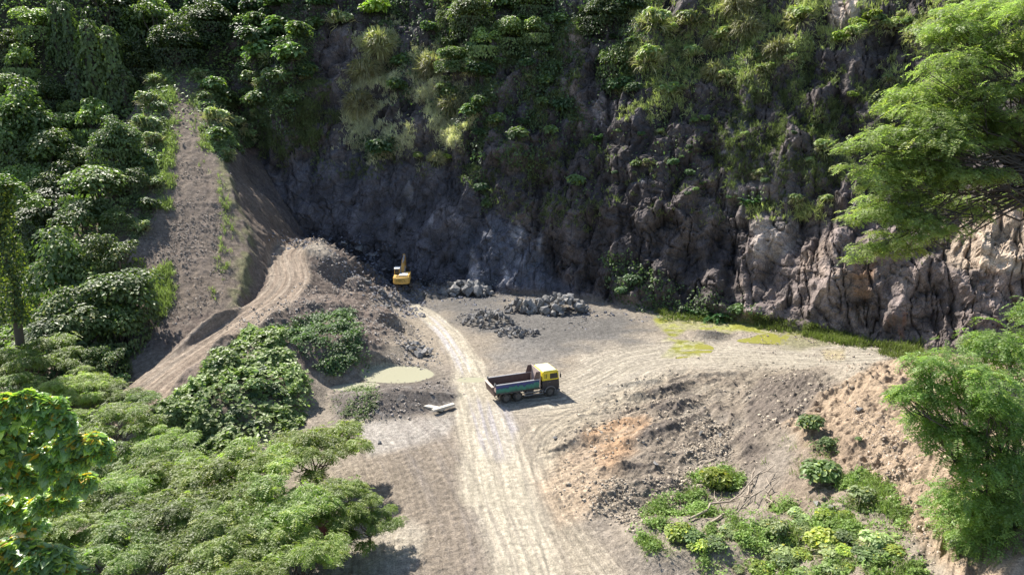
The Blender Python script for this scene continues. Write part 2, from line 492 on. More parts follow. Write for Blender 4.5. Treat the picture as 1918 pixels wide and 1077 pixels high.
# streaks laid down by wheels
road_c = np.array((0.365, 0.325, 0.25))
put(road_c, haul * (0.80 + 0.2 * sstep(-.4, .4, streak)))
put((0.34, 0.30, 0.245), haul * sstep(0.05, 0.5, streak) * 0.55)
put((0.355, 0.315, 0.25), side_rd * floor_m * (np.abs(Z0) < 0.8) * (1 - haul) * 0.75)
put((0.27, 0.24, 0.20), side_rd * floor_m * sstep(0.0, 0.5, streak2) * (1 - haul) * 0.55)
put((0.36, 0.31, 0.235), arc * floor_m * (1 - haul) * 0.75)
put((0.24, 0.20, 0.155), arc * floor_m * sstep(0.0, 0.45, streak3) * (1 - haul) * 0.6)
put((0.235, 0.205, 0.165), wheel * np.maximum(np.maximum(haul, side_rd * .8), arc * .8) * (.45 + .4 * sstep(-.3, .3, streak)))
wet = pm([(880, 745), (940, 755), (965, 800), (960, 870), (930, 860), (900, 830), (885, 790)], 10, 12)
put((0.27, 0.25, 0.25), wet * (0.25 + 0.75 * sstep(-0.2, 0.3, streak)) * 0.9)
wet2 = pm([(790, 590), (830, 600), (880, 690), (865, 705), (830, 650)], 8, 8)
put((0.36, 0.34, 0.34), wet2 * sstep(-0.1, 0.3, streak) * 0.8)
put((0.35, 0.225, 0.135), pm([(1120, 870), (1080, 820), (1180, 775), (1215, 790), (1180, 840), (1140, 880)], 12, 24) * (0.5 + 0.4 * sstep(-.3, .3, doz)))
put((0.37, 0.27, 0.185), pm([(1010, 900), (1090, 820), (1160, 880), (1120, 960), (1050, 980)], 16, 20) * 0.5)
put((0.19, 0.165, 0.145), streak4.clip(0, 1) * floor_m * (X < 2) * (Y < 62) * (1 - haul) * 0.9)
# algae and puddles at the foot of the cliff
alg = pm([(1220, 590), (1330, 600), (1480, 605), (1640, 640), (1600, 650), (1440, 625), (1290, 615), (1240, 640), (1320, 640), (1310, 668), (1240, 670), (1265, 640), (1235, 610)], 5, 9)
put((0.30, 0.32, 0.06), alg * (0.30 + 0.55 * sstep(-.3, .4, n_sml + .5 * n_mid)))
put((0.155, 0.15, 0.02), alg * sstep(0.0, 0.35, n_sml) * 0.7)
put((0.17, 0.16, 0.085), pm([(1420, 630), (1500, 628), (1560, 645), (1500, 655), (1430, 645)], 6, 8) * 0.8)
put((0.36, 0.29, 0.14), pm([(1540, 655), (1580, 655), (1580, 672), (1545, 672)], 5, 5) * 0.5)
put((0.10, 0.092, 0.085), sstep(0.0, 1.0, Z0) * pm([(1280, 640), (1290, 615), (1325, 600), (1370, 620), (1380, 640)], 4, 3) * 0.7)
# spoil, ramp, track
spoil = slope_dirt * (X < -8) * (Wc < 2)
put((0.150, 0.118, 0.098), spoil)
put((0.21, 0.175, 0.145), spoil * sstep(0.0, 0.5, dirt_lump) * 0.7)
put((0.150, 0.113, 0.088), on_ramp)
put((0.225, 0.182, 0.148), on_ramp * sstep(-0.05, 0.4, dirt_lump + 0.5 * pebble) * 0.75)
put((0.17, 0.19, 0.06), on_ramp * sstep(0.0, 0.25, np.abs(rd) / np.maximum(hw, 1) - 0.72 + 0.25 * n_mid) * (1 - sstep(.6, 1.6, ad)) * sstep(-.3, .3, n_sml) * 0.7)
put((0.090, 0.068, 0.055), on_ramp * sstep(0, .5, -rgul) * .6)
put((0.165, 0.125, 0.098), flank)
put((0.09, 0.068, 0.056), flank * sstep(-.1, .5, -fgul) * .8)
put((0.23, 0.18, 0.138), track_m * (Z0 > 0.3) * (X < -8))
put((0.31, 0.255, 0.20), track_m * (Z0 > 0.3) * (X < -8) * sstep(-.2, .4, fbm(td / .3, ts / 8, td * 0, 3)) * 0.8)
put((0.35, 0.31, 0.25), pm([(560, 460), (600, 455), (630, 480), (580, 480)], 8, 8) * 0.6)
put((0.125, 0.108, 0.096), pm([(620, 745), (690, 712), (790, 705), (860, 725), (850, 770), (700, 785), (630, 780)], 8, 10) * 0.9)
put((0.24, 0.22, 0.20), pm([(620, 745), (690, 712), (790, 705), (860, 725), (850, 770), (700, 785), (630, 780)], 8, 10) * sstep(.1, .4, dirt_lump) * 0.6)
tan = pm([(1470, 800), (1560, 730), (1640, 685), (1760, 660), (1940, 690), (1940, 1090), (1800, 1090), (1700, 1000), (1620, 900), (1540, 860)], 10, 14)
put((0.315, 0.238, 0.168), tan * floor_m)
put((0.20, 0.145, 0.10), tan * floor_m * sstep(0.0, .5, dirt_lump) * 0.55)
put((0.20, 0.15, 0.11), pm([(1500, 820), (1560, 800), (1640, 830), (1600, 920), (1500, 960), (1420, 960), (1460, 900)], 14, 20) * 0.55)
put((0.15, 0.13, 0.105), (1 - sstep(1.15, 1.55, pond_r)) * (Z0 < .6) * .8)
put((0.42, 0.40, 0.30), (1 - sstep(.95, 1.1, pond_r)) * 0.7 * (Z0 < .4))

# rock
rockc = np.array((0.090, 0.074, 0.070))
rv = fbm(X / 5, Y / 5, Z / 7, 4)
put(rockc, is_cliff)
put((0.060, 0.052, 0.055), is_cliff * sstep(0.0, 0.45, rv) * 0.9)
put((0.19, 0.155, 0.135), is_cliff * sstep(0.15, 0.6, fbm(X / 3 + 7, Y / 3, Z / 6, 4)) * 0.55)
vstreak = fbm(X / 0.9, Y / 2.5, Z / 7, 4)
put((0.055, 0.050, 0.055), is_cliff * sstep(0.1, 0.5, vstreak) * 0.6)
put((0.088, 0.084, 0.096), np.maximum(pm([(480, 470), (480, 330), (640, 285), (860, 330), (960, 420), (1090, 545), (900, 560), (700, 545)], 25, 30), 0) * is_cliff * 0.75)
put((0.080, 0.088, 0.112), pm([(850, 545), (860, 440), (940, 420), (1010, 470), (1080, 555)], 20, 26) * is_cliff * 0.7)
rfm = np.zeros(X.shape)
rfm[sl] = right_face
put((0.215, 0.172, 0.155), rfm * is_cliff * 0.9)
put((0.27, 0.205, 0.16), rfm * is_cliff * sstep(.1, .5, fbm(X / 4 + 3, Y / 4, Z / 4, 3)) * 0.7)
put((0.075, 0.062, 0.060), rfm * is_cliff * sstep(.05, .4, fbm(X / 1.4 + 3, Y / 1.4, Z / 2.2, 4)) * 0.65)
put((0.36, 0.19, 0.085), pm([(1600, 490), (1640, 495), (1630, 560), (1600, 560)], 6, 10) * is_cliff * 0.4)
put((0.25, 0.11, 0.06), pm([(1650, 585), (1700, 585), (1700, 630), (1650, 630)], 6, 10) * is_cliff * sstep(-.2, .3, vstreak) * 0.8)
put((0.42, 0.33, 0.25), pm([(1750, 425), (1800, 400), (1930, 395), (1930, 520), (1780, 510)], 8, 12) * is_cliff * 0.9)
put((0.36, 0.31, 0.27), pm([(1400, 420), (1500, 410), (1480, 470), (1420, 490)], 8, 10) * is_cliff * 0.6)
put((0.20, 0.17, 0.155), pm([(1290, 420), (1400, 300), (1560, 220), (1600, 330), (1500, 400), (1400, 420)], 25, 30) * is_cliff * 0.35)
put((0.23, 0.175, 0.15), pm([(1045, 30), (1075, 40), (1095, 105), (1070, 110), (1050, 70)], 5, 6) * is_cliff)
put((0.20, 0.16, 0.145), pm([(1050, 150), (1080, 165), (1105, 215), (1090, 260), (1060, 190)], 5, 8) * is_cliff * 0.8)
put((0.24, 0.20, 0.19), pm([(1110, 185), (1140, 180), (1135, 235), (1110, 235)], 5, 6) * is_cliff * 0.9)
put((0.42, 0.34, 0.28), pm([(1560, 0), (1640, -5), (1590, 55), (1550, 62)], 5, 6) * is_cliff)
put((0.17, 0.15, 0.155), pm([(1410, 150), (1430, 150), (1400, 260), (1360, 280)], 6, 8) * is_cliff * 0.8)
put((0.17, 0.14, 0.14), pm([(590, 60), (680, 70), (700, 130), (640, 200), (600, 160)], 12, 16) * is_cliff * 0.7)
for q in [(760, 360, 9, 26), (745, 400, 7, 20), (810, 410, 6, 18), (885, 500, 13, 34), (970, 440, 16, 22), (1010, 450, 5, 22), (948, 525, 7, 14), (945, 510, 5, 18), (1200, 345, 18, 8), (1370, 290, 26, 9), (975, 490, 10, 10)]:
    put((0.30, 0.28, 0.285), pm([(q[0] - q[2], q[1]), (q[0], q[1] - q[3]), (q[0] + q[2], q[1]), (q[0] + q[2] * .3, q[1] + q[3])], 4, 9) * is_cliff * 0.65)
ckm = np.zeros(X.shape)
ckm[sl] = np.maximum(crack, ledge * .8)
put((0.028, 0.024, 0.024), ckm * is_cliff * .75)
tfm = np.zeros(X.shape)
tfm[sl] = T[1] + .6 * T[2]
C[...] = C * (1 + .42 * np.clip(tfm, -1, 1) * is_cliff)[..., None]
# bare brown soil of the wall behind the ramp and the wooded ground
put((0.125, 0.085, 0.07), pm([(380, 130), (400, 90), (470, 75), (450, 130), (440, 190), (500, 250), (470, 300), (430, 200)], 8, 10) * 0.9)
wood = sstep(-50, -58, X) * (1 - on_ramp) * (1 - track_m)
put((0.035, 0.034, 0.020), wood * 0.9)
fine = fbm(X2 / 0.35, Y2 / 0.35, Z2 / 0.35, 3)
C *= (1 + 0.22 * fine + 0.12 * n_mid)[..., None]
C = np.clip(C, 0.01, 0.8)

PX, PY, DEP = project(X2, Y2, Z2)
# coordinates along and across the wheel marks, for fine streaks
TU, TV_, TS = ra.copy(), rb.copy(), rough * 0.5
for cu_, cv_, st_, m_ in ((ld, ls, .40, (X < 2) & (Y < 64) & (np.abs(ld) < 9)), (ad3, as3, .6, arc > .1), (bd2, bs2, .6, side_rd * floor_m > .1), (hd, hs, .40, hdj < hwid * 1.25), (td, ts, .65, track_m > .05), (rs, rd, .35, on_ramp > .5)):
    TU = np.where(m_, cu_, TU)
    TV_ = np.where(m_, cv_, TV_)
    TS = np.where(m_, st_, TS)
TS = np.maximum(TS, .30) * (1 - is_cliff)
TRK = np.stack([TU, TV_, TS], -1).reshape(-1, 3)

# first visible terrain point for any pixel of the frame (to plant things on the ground)
VX, VY, VN = X2, Y2, normals(X2, Y2, Z2)
bw, bh = 480, 270
qx, qy = (PX / 1918 * bw).astype(int), (PY / 1077 * bh).astype(int)
ok = (DEP > 5) & (qx >= 0) & (qx < bw) & (qy >= 0) & (qy < bh)
ordr = np.argsort(-DEP[ok])
HIT = np.full((bh, bw), -1, np.int64)
HIT[qy[ok][ordr], qx[ok][ordr]] = np.flatnonzero(ok)[ordr]
PTS = np.stack([X2, Y2, Z2], -1).reshape(-1, 3)
NRM = VN.reshape(-1, 3)


def on_ground(px, py):
    a, b = int(np.clip(px / 1918 * bw, 0, bw - 1)), int(np.clip(py / 1077 * bh, 0, bh - 1))
    for r in range(12):
        w = HIT[max(0, b - r):b + r + 1, max(0, a - r):a + r + 1]
        w = w[w >= 0]
        if len(w):
            return w[len(w) // 2]
    return 0


def ground_z(x, y):
    """Height of the terrain under a point (used for trunks)."""
    uu = x / max(y, 1e-3)
    j = int(np.clip(np.searchsorted(u, uu), 0, NC - 1))
    i = int(np.clip(np.searchsorted(Y[:, j], y), 0, NR - 1))
    return float(Z2[i, j])


# ------------------------------------------------------------------ materials
def mat(name):
    m = bpy.data.materials.new(name)
    m.use_nodes = True
    nt = m.node_tree
    b = nt.nodes['Principled BSDF']
    return m, nt, b


def earth_material(name, bump, sc, rough_v=0.95, spec=0.15, streaks=False, cracks=False):
    m, nt, b = mat(name)
    L = nt.links
    at = nt.nodes.new('ShaderNodeAttribute')
    at.attribute_name = 'tone'
    tc = nt.nodes.new('ShaderNodeTexCoord')
    n1 = nt.nodes.new('ShaderNodeTexNoise')
    n1.inputs['Scale'].default_value = sc
    n1.inputs['Detail'].default_value = 8
    n1.inputs['Roughness'].default_value = 0.68
    L.new(tc.outputs['Object'], n1.inputs['Vector'])
    ramp_ = nt.nodes.new('ShaderNodeMapRange')
    ramp_.inputs['From Min'].default_value = 0.3
    ramp_.inputs['From Max'].default_value = 0.7
    ramp_.inputs['To Min'].default_value = 0.62
    ramp_.inputs['To Max'].default_value = 1.38
    L.new(n1.outputs['Fac'], ramp_.inputs['Value'])
    def math_(op, a, b_=None, c_=None):
        q = nt.nodes.new('ShaderNodeMath')
        q.operation = op
        for i_, v_ in enumerate((a, b_, c_)):
            if v_ is None:
                continue
            if isinstance(v_, (int, float)):
                q.inputs[i_].default_value = v_
            else:
                L.new(v_, q.inputs[i_])
        return q.outputs[0]

    val = ramp_.outputs['Result']
    hgt = None
    # grit: small light and dark specks
    n3 = nt.nodes.new('ShaderNodeTexNoise')
    n3.inputs['Scale'].default_value = sc * 5
    n3.inputs['Detail'].default_value = 4
    L.new(tc.outputs['Object'], n3.inputs['Vector'])
    g3 = nt.nodes.new('ShaderNodeMapRange')
    g3.inputs['From Min'].default_value, g3.inputs['From Max'].default_value = .35, .65
    g3.inputs['To Min'].default_value, g3.inputs['To Max'].default_value = .72, 1.28
    L.new(n3.outputs['Fac'], g3.inputs['Value'])
    val = math_('MULTIPLY', val, g3.outputs[0])
    if streaks:
        ta = nt.nodes.new('ShaderNodeAttribute')
        ta.attribute_name = 'trk'
        mp_ = nt.nodes.new('ShaderNodeMapping')
        mp_.inputs['Scale'].default_value = (3.2, .22, 0)
        L.new(ta.outputs['Vector'], mp_.inputs[0])
        n4 = nt.nodes.new('ShaderNodeTexNoise')
        n4.inputs['Scale'].default_value = 1.0
        n4.inputs['Detail'].default_value = 7
        n4.inputs['Roughness'].default_value = .7
        L.new(mp_.outputs[0], n4.inputs['Vector'])
        g4 = nt.nodes.new('ShaderNodeMapRange')
        g4.inputs['From Min'].default_value, g4.inputs['From Max'].default_value = .36, .64
        g4.inputs['To Min'].default_value, g4.inputs['To Max'].default_value = -.55, .40
        L.new(n4.outputs['Fac'], g4.inputs['Value'])
        sp = nt.nodes.new('ShaderNodeSeparateXYZ')
        L.new(ta.outputs['Vector'], sp.inputs[0])
        val = math_('MULTIPLY', val, math_('MULTIPLY_ADD', g4.outputs[0], sp.outputs['Z'], 1.0))
        hgt = math_('MULTIPLY', n4.outputs['Fac'], sp.outputs['Z'])
    if cracks:
        mp_ = nt.nodes.new('ShaderNodeMapping')
        mp_.inputs['Scale'].default_value = (1.0, 1.0, .55)
        mp_.inputs['Rotation'].default_value = (.25, .35, 0)
        nw = nt.nodes.new('ShaderNodeTexNoise')
        nw.inputs['Scale'].default_value = .8
        nw.inputs['Detail'].default_value = 4
        L.new(tc.outputs['Object'], nw.inputs['Vector'])
        vm = nt.nodes.new('ShaderNodeVectorMath')
        vm.operation = 'ADD'
        L.new(tc.outputs['Object'], vm.inputs[0])
        L.new(nw.outputs['Color'], vm.inputs[1])
        L.new(vm.outputs[0], mp_.inputs[0])
        for vs_, w_, d_ in ((.35, .03, .5),):
            vo = nt.nodes.new('ShaderNodeTexVoronoi')
            vo.feature = 'DISTANCE_TO_EDGE'
            vo.inputs['Scale'].default_value = vs_
            L.new(mp_.outputs[0], vo.inputs['Vector'])
            gv = nt.nodes.new('ShaderNodeMapRange')
            gv.inputs['From Max'].default_value = w_
            gv.inputs['To Min'].default_value = d_
            L.new(vo.outputs['Distance'], gv.inputs['Value'])
            val = math_('MULTIPLY', val, gv.outputs[0])
    mx = nt.nodes.new('ShaderNodeVectorMath')
    mx.operation = 'SCALE'
    L.new(at.outputs['Color'], mx.inputs[0])
    L.new(val, mx.inputs['Scale'])
    L.new(mx.outputs['Vector'], b.inputs['Base Color'])
    n2 = nt.nodes.new('ShaderNodeTexNoise')
    n2.inputs['Scale'].default_value = sc * 1.7
    n2.inputs['Detail'].default_value = 10
    n2.inputs['Roughness'].default_value = 0.75
    L.new(tc.outputs['Object'], n2.inputs['Vector'])
    bp = nt.nodes.new('ShaderNodeBump')
    bp.inputs['Strength'].default_value = bump
    bp.inputs['Distance'].default_value = 0.25
    L.new(n2.outputs['Fac'] if hgt is None else math_('ADD', n2.outputs['Fac'], hgt), bp.inputs['Height'])
    L.new(bp.outputs['Normal'], b.inputs['Normal'])
    b.inputs['Roughness'].default_value = rough_v
    b.inputs['Specular IOR Level'].default_value = spec
    return m


M_ROCK = earth_material('rock', 0.9, 1.3, 0.85, 0.3, False, True)
M_DIRT = earth_material('dirt', 0.7, 2.2, .95, .15, True)
M_ROAD = earth_material('road_dust', 0.4, 2.6, .95, .15, True)

# ------------------------------------------------------------------ split the sheet into the setting's surfaces
cell = lambda A: 0.25 * (A[:-1, :-1] + A[1:, :-1] + A[:-1, 1:] + A[1:, 1:])
cX, cY, cZ = cell(X), cell(Y), cell(Z0)
zone = np.zeros(cX.shape, int)                                           # ground
zone[cell(haul) > 0.5] = 1
zone[(cell(track_m) > 0.5) & (cX < -8) & (cZ > 0.3)] = 2
zone[(cell(tan * floor_m) > 0.5)] = 3
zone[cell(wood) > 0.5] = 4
zone[cell(on_ramp) > 0.5] = 5
zone[cell(is_cliff) > 0.5] = 6
zone[(cell(spoil) > 0.5) & (zone == 0)] = 7
names = ['ground', 'haul_road', 'dirt_track', 'earth_embankment', 'wooded_hillside', 'gravel_ramp', 'quarry_cliff', 'spoil_slope']
mats = [M_DIRT, M_ROAD, M_DIRT, M_DIRT, M_DIRT, M_DIRT, M_ROCK, M_DIRT]
idx = np.arange(NR * NC).reshape(NR, NC)
quads = np.stack([idx[:-1, :-1], idx[:-1, 1:], idx[1:, 1:], idx[1:, :-1]], -1)
CF = C.reshape(-1, 3)


def mesh_from(name, verts, faces, nper, colors=None, smooth=True, nors=None, uvx=None):
    """faces: flat index array with nper corners per face."""
    me = bpy.data.meshes.new(name)
    nf = len(faces) // nper
    me.vertices.add(len(verts))
    me.vertices.foreach_set('co', np.asarray(verts, np.float32).ravel())
    me.loops.add(len(faces))
    me.loops.foreach_set('vertex_index', np.asarray(faces, np.int32))
    me.polygons.add(nf)
    me.polygons.foreach_set('loop_start', np.arange(nf, dtype=np.int32) * nper)
    me.polygons.foreach_set('use_smooth', np.full(nf, smooth))
    me.update(calc_edges=True)
    if colors is not None:
        a = me.attributes.new('tone', 'FLOAT_COLOR', 'POINT')
        c4 = np.ones((len(verts), 4), np.float32)
        c4[:, :3] = colors
        a.data.foreach_set('color', c4.ravel())
    if nors is not None:
        me.normals_split_custom_set_from_vertices(nors.astype(np.float32))
    return me


def link(name, me, m=None, parent=None):
    o = bpy.data.objects.new(name, me)
    if m is not None:
        me.materials.append(m)
    COL.objects.link(o)
    if parent is not None:
        o.parent = parent
    return o


def tag(o, label=None, cat=None, group=None, kind=None):
    if label:
        o['label'] = label
    if cat:
        o['category'] = cat
    if group:
        o['group'] = group
    if kind:
        o['kind'] = kind
    return o


NSM = normals(X2, Y2, Z2).reshape(-1, 3)
SET_LABEL = {'ground': ('dusty grey brown quarry floor with wheel marks', 'ground'), 'haul_road': ('pale dusty haul road running past the dump truck to the excavator', 'road'),
             'dirt_track': ('rutted dirt track curling up the spoil mound', 'track'), 'earth_embankment': ('tan earth embankment beside the quarry floor', 'embankment'),
             'wooded_hillside': ('dark ground of the wooded hillside under the jungle', 'hillside'), 'gravel_ramp': ('steep brown gravel ramp between green verges', 'slope'),
             'quarry_cliff': ('tall dark quarried rock face around the pit', 'cliff'), 'spoil_slope': ('brown stony spoil slopes below the dirt track', 'slope')}
for k, nm in enumerate(names):
    q = quads[zone == k].reshape(-1)
    used, inv = np.unique(q, return_inverse=True)
    rocky = nm == 'quarry_cliff'
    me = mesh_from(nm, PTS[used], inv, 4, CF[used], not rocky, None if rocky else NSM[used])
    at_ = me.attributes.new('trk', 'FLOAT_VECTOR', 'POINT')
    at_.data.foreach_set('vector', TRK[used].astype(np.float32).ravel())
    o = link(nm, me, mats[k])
    tag(o, SET_LABEL[nm][0], SET_LABEL[nm][1], None, 'structure')
# ------------------------------------------------------------------ foliage
def leaf_material(name, gloss=0.42, trans=0.35, sheen=0.5):
    m, nt, b = mat(name)
    L = nt.links
    at = nt.nodes.new('ShaderNodeAttribute')
    at.attribute_name = 'tone'
    oi = nt.nodes.new('ShaderNodeObjectInfo')
    hs_ = nt.nodes.new('ShaderNodeHueSaturation')
    mr = nt.nodes.new('ShaderNodeMapRange')
    mr.inputs['To Min'].default_value = 0.7
    mr.inputs['To Max'].default_value = 1.35
    L.new(oi.outputs['Random'], mr.inputs['Value'])
    L.new(mr.outputs['Result'], hs_.inputs['Value'])
    wn_ = nt.nodes.new('ShaderNodeTexWhiteNoise')
    wn_.noise_dimensions = '1D'
    L.new(oi.outputs['Random'], wn_.inputs['W'])
    mh = nt.nodes.new('ShaderNodeMapRange')
    mh.inputs['To Min'].default_value = .486
    mh.inputs['To Max'].default_value = .512
    L.new(wn_.outputs['Value'], mh.inputs['Value'])
    L.new(mh.outputs['Result'], hs_.inputs['Hue'])
    L.new(at.outputs['Color'], hs_.inputs['Color'])
    L.new(hs_.outputs['Color'], b.inputs['Base Color'])
    b.inputs['Roughness'].default_value = gloss
    b.inputs['Specular IOR Level'].default_value = sheen
    tr = nt.nodes.new('ShaderNodeBsdfTranslucent')
    h2 = nt.nodes.new('ShaderNodeMix')
    h2.data_type = 'RGBA'
    h2.blend_type = 'MULTIPLY'
    h2.inputs['Factor'].default_value = 1.0
    L.new(hs_.outputs['Color'], h2.inputs['A'])
    h2.inputs['B'].default_value = (1.35, 1.7, 0.75, 1)
    L.new(h2.outputs['Result'], tr.inputs['Color'])
    mx = nt.nodes.new('ShaderNodeMixShader')
    mx.inputs['Fac'].default_value = trans
    L.new(b.outputs[0], mx.inputs[1])
    L.new(tr.outputs[0], mx.inputs[2])
    L.new(mx.outputs[0], nt.nodes['Material Output'].inputs['Surface'])
    return m


M_LEAF = leaf_material('broad_leaf', 0.52, 0.32, 0.5)
M_FEATHER = leaf_material('feathery_leaf', 0.5, 0.50, 0.6)
M_VINE = leaf_material('vine_leaf', .42, .32, .9)
M_GRASS = leaf_material('grass_blade', 0.55, 0.35, 0.35)
M_BARK, _nt, _b = mat('bark')
_b.inputs['Base Color'].default_value = (0.085, 0.065, 0.05, 1)
_b.inputs['Roughness'].default_value = 0.9


def unit(v):
    return v / (np.linalg.norm(v, axis=-1, keepdims=True) + 1e-9)


def rvec(n, s=1.0):
    return rng.normal(0, s, (n, 3))


class Leaves:
    """Collects leaf quads; build() makes them one mesh."""

    def __init__(self):
        self.v, self.c = [], []

    def quads(self, q, col):
        self.v.append(q.reshape(-1, 4, 3))
        self.c.append(np.broadcast_to(col, (q.reshape(-1, 4, 3).shape[0], 3)))

    def rhomb(self, P, N, A, L, Wd, col, fold=0.12):
        N = unit(N)
        A = unit(A - N * (A * N).sum(-1, keepdims=True))
        B = np.cross(N, A)
        L = np.broadcast_to(np.asarray(L, float), (len(P),))[:, None]
        Wd = np.broadcast_to(np.asarray(Wd, float), (len(P),))[:, None]
        q = np.stack([P - A * L * .5, P - A * L * 0.02 + B * Wd * .5 + N * L * fold, P + A * L * .5, P - A * L * 0.02 - B * Wd * .5 + N * L * fold], 1)
        self.quads(q, col)

    def sprays(self, P, N, A, L, col, pairs=7, lw=0.046, ll=0.19):
        """Pinnate sprays: rows of leaflets either side of a stalk."""
        N = unit(N)
        A = unit(A - N * (A * N).sum(-1, keepdims=True))
        B = np.cross(N, A)
        L = np.broadcast_to(np.asarray(L, float), (len(P),))[:, None]
        for k in range(pairs):
            t = (k + 0.5) / pairs
            c = P + A * L * (t - .3) - N * L * 0.35 * t * t
            l2 = ll * (1.15 - 0.7 * abs(t - .45)) * L / 0.6
            for s in (-1, 1):
                d = unit(A * 0.55 + B * s + rvec(len(P), .12))
                nn = unit(N + rvec(len(P), .25))
                self.rhomb(c + d * l2 * .5, nn, d, l2[:, 0], lw * L[:, 0] / 0.6 * 1.5, col, 0.02)

    def blades(self, P, D, L, Wd, col, droop=0.6):
        n = len(P)
        D = unit(D)
        side = unit(np.cross(D, rvec(n)))
        L = np.broadcast_to(np.asarray(L, float), (n,))[:, None]
        m = P + D * L * .5
        D2 = unit(D + np.array([0, 0, -1.0]) * droop * rng.random((n, 1)) * 2)
        e = m + D2 * L * .5
        w = Wd * .5 * side
        self.quads(np.stack([P - w, P + w, m + w * .9, m - w * .9], 1), col)
        self.quads(np.stack([m - w * .9, m + w * .9, e + w * .12, e - w * .12], 1), col)

    def build(self, name, m, parent=None):
        v = np.concatenate(self.v)
        c = np.repeat(np.concatenate(self.c), 4, axis=0)
        me = mesh_from(name, v.reshape(-1, 3), np.arange(len(v) * 4), 4, np.clip(c, .004, .8), False)
        return link(name, me, m, parent)


def tubes_mesh(name, paths, sides=6, col=None):
    """paths: list of (points, radii); tapered tubes joined into one mesh."""
    V, Q = [], []
    off = 0
    for pts, rad in paths:
        pts = np.array(pts, float)
        n = len(pts)
        T = unit(np.gradient(pts, axis=0))
        ref = np.array([0.31, 0.87, 0.12])
        S = unit(np.cross(T, ref))
        U2 = np.cross(T, S)
        a = np.linspace(0, 2 * np.pi, sides, endpoint=False)
        ring = pts[:, None, :] + (S[:, None, :] * np.cos(a)[None, :, None] + U2[:, None, :] * np.sin(a)[None, :, None]) * np.array(rad, float)[:, None, None]
        V.append(ring.reshape(-1, 3))
        for i in range(n - 1):
            for j in range(sides):
                k = (j + 1) % sides
                Q += [off + i * sides + j, off + i * sides + k, off + (i + 1) * sides + k, off + (i + 1) * sides + j]
        off += n * sides
    return mesh_from(name, np.concatenate(V), np.array(Q), 4, None, True)


def bend(a, b, n=5, wob=0.15):
    a, b = np.array(a, float), np.array(b, float)
    L = np.linalg.norm(b - a)
    t = np.linspace(0, 1, n)[:, None]
    p = a + (b - a) * t
    w = rng.normal(0, wob * L * .3, (n, 3)) * (np.sin(t * np.pi))
    return p + w


def root(name, loc, rz=0.0, s=1.0):
    o = bpy.data.objects.new(name, None)
    o.empty_display_size = 0.3
    o.location = tuple(float(v) for v in loc)
    o.rotation_euler = (0, 0, rz)
    o.scale = (s, s, s) if np.isscalar(s) else tuple(s)
    COL.objects.link(o)
    return o


def copy_thing(src, loc, rz=0.0, s=1.0):
    c = src.copy()
    COL.objects.link(c)
    c.location = tuple(float(v) for v in loc)
    c.rotation_euler = (0, 0, rz)
    c.scale = (s, s, s) if np.isscalar(s) else tuple(s)
    for k in KIDS.get(src.name, []):
        d = k.copy()
        COL.objects.link(d)
        d.parent = c
    return c


KIDS = {}
GREEN = np.array((0.140, 0.185, 0.062))


def broad_lobes(Lv, centers, radii, per, leaf, base, flat=0.75, outward=0.6):
    for c, r in zip(centers, radii):
        n = max(8, int(per * r * r))
        d = unit(rvec(n))
        d[:, 2] = np.where(d[:, 2] < -0.35, -d[:, 2], d[:, 2])
        rad = r * (1 - 0.45 * rng.random(n) ** 2)
        P = c + d * rad[:, None] * np.array([1, 1, flat])
        N = unit(d * outward + np.array([-.05, -.05, .72]) + rvec(n, .27))
        A = d * np.array([1, 1, .2]) + np.array([0, 0, -.45]) + rvec(n, .4)
        tone = base * (0.8 + 0.45 * rng.random()) * (0.75 + 0.55 * rng.random((n, 1)))
        yel = rng.random((n, 1)) < 0.05
        tone = np.where(yel, tone * np.array([1.9, 1.5, .7]), tone)
        L = leaf * (0.65 + 0.7 * rng.random(n))
        Lv.rhomb(P, N, A, L, L * 0.72, tone)


def jungle_tree(R, hgt, nl, base, leaf=0.5, per=46, seed=0):
    """Broad-leaved tree of unit shape: crown centre at z=hgt above the root."""
    t = root('jungle_tree', (0, -40 - seed * 12, -60))
    cs, rs_ = [], []
    for i in range(nl):
        a = rng.random() * 6.283
        q = math.sqrt(rng.random()) * R * 0.78
        zz = (1 - (q / R) ** 2) * R * 0.55 + rng.normal(0, R * 0.12)
        cs.append(np.array([math.cos(a) * q, math.sin(a) * q, hgt + zz - R * .15]))
        rs_.append(R * (0.24 + 0.20 * rng.random()))
    Lv = Leaves()
    broad_lobes(Lv, cs, rs_, per, leaf, base)
    # hanging skirts of creeper
    n = int(260 * R)
    a = rng.random(n) * 6.283
    rr = R * (0.75 + 0.2 * rng.random(n))
    P = np.stack([np.cos(a) * rr, np.sin(a) * rr, hgt - R * .1 - rng.random(n) ** 1.5 * hgt * .6], 1)
    N = np.stack([np.cos(a), np.sin(a), np.full(n, .35)], 1) + rvec(n, .35)
    Lv.rhomb(P, N, np.array([0, 0, -1.0]) + rvec(n, .4), leaf * .9, leaf * .6, base * (0.6 + .5 * rng.random((n, 1))))
    k1 = Lv.build('crown', M_LEAF, t)
    paths = [(bend((0, 0, -2.5), (0.2, 0.1, hgt * .8), 6, .1), np.linspace(.34, .16, 6))]
    for c in cs[::3]:
        paths.append((bend((0.1, 0.05, hgt * (.45 + .25 * rng.random())), c, 5, .2), np.linspace(.13, .03, 5)))
    k2 = link('trunk', tubes_mesh('trunk', paths), M_BARK, t)
    KIDS[t.name] = [k1, k2]
    t['R'] = R
    return t


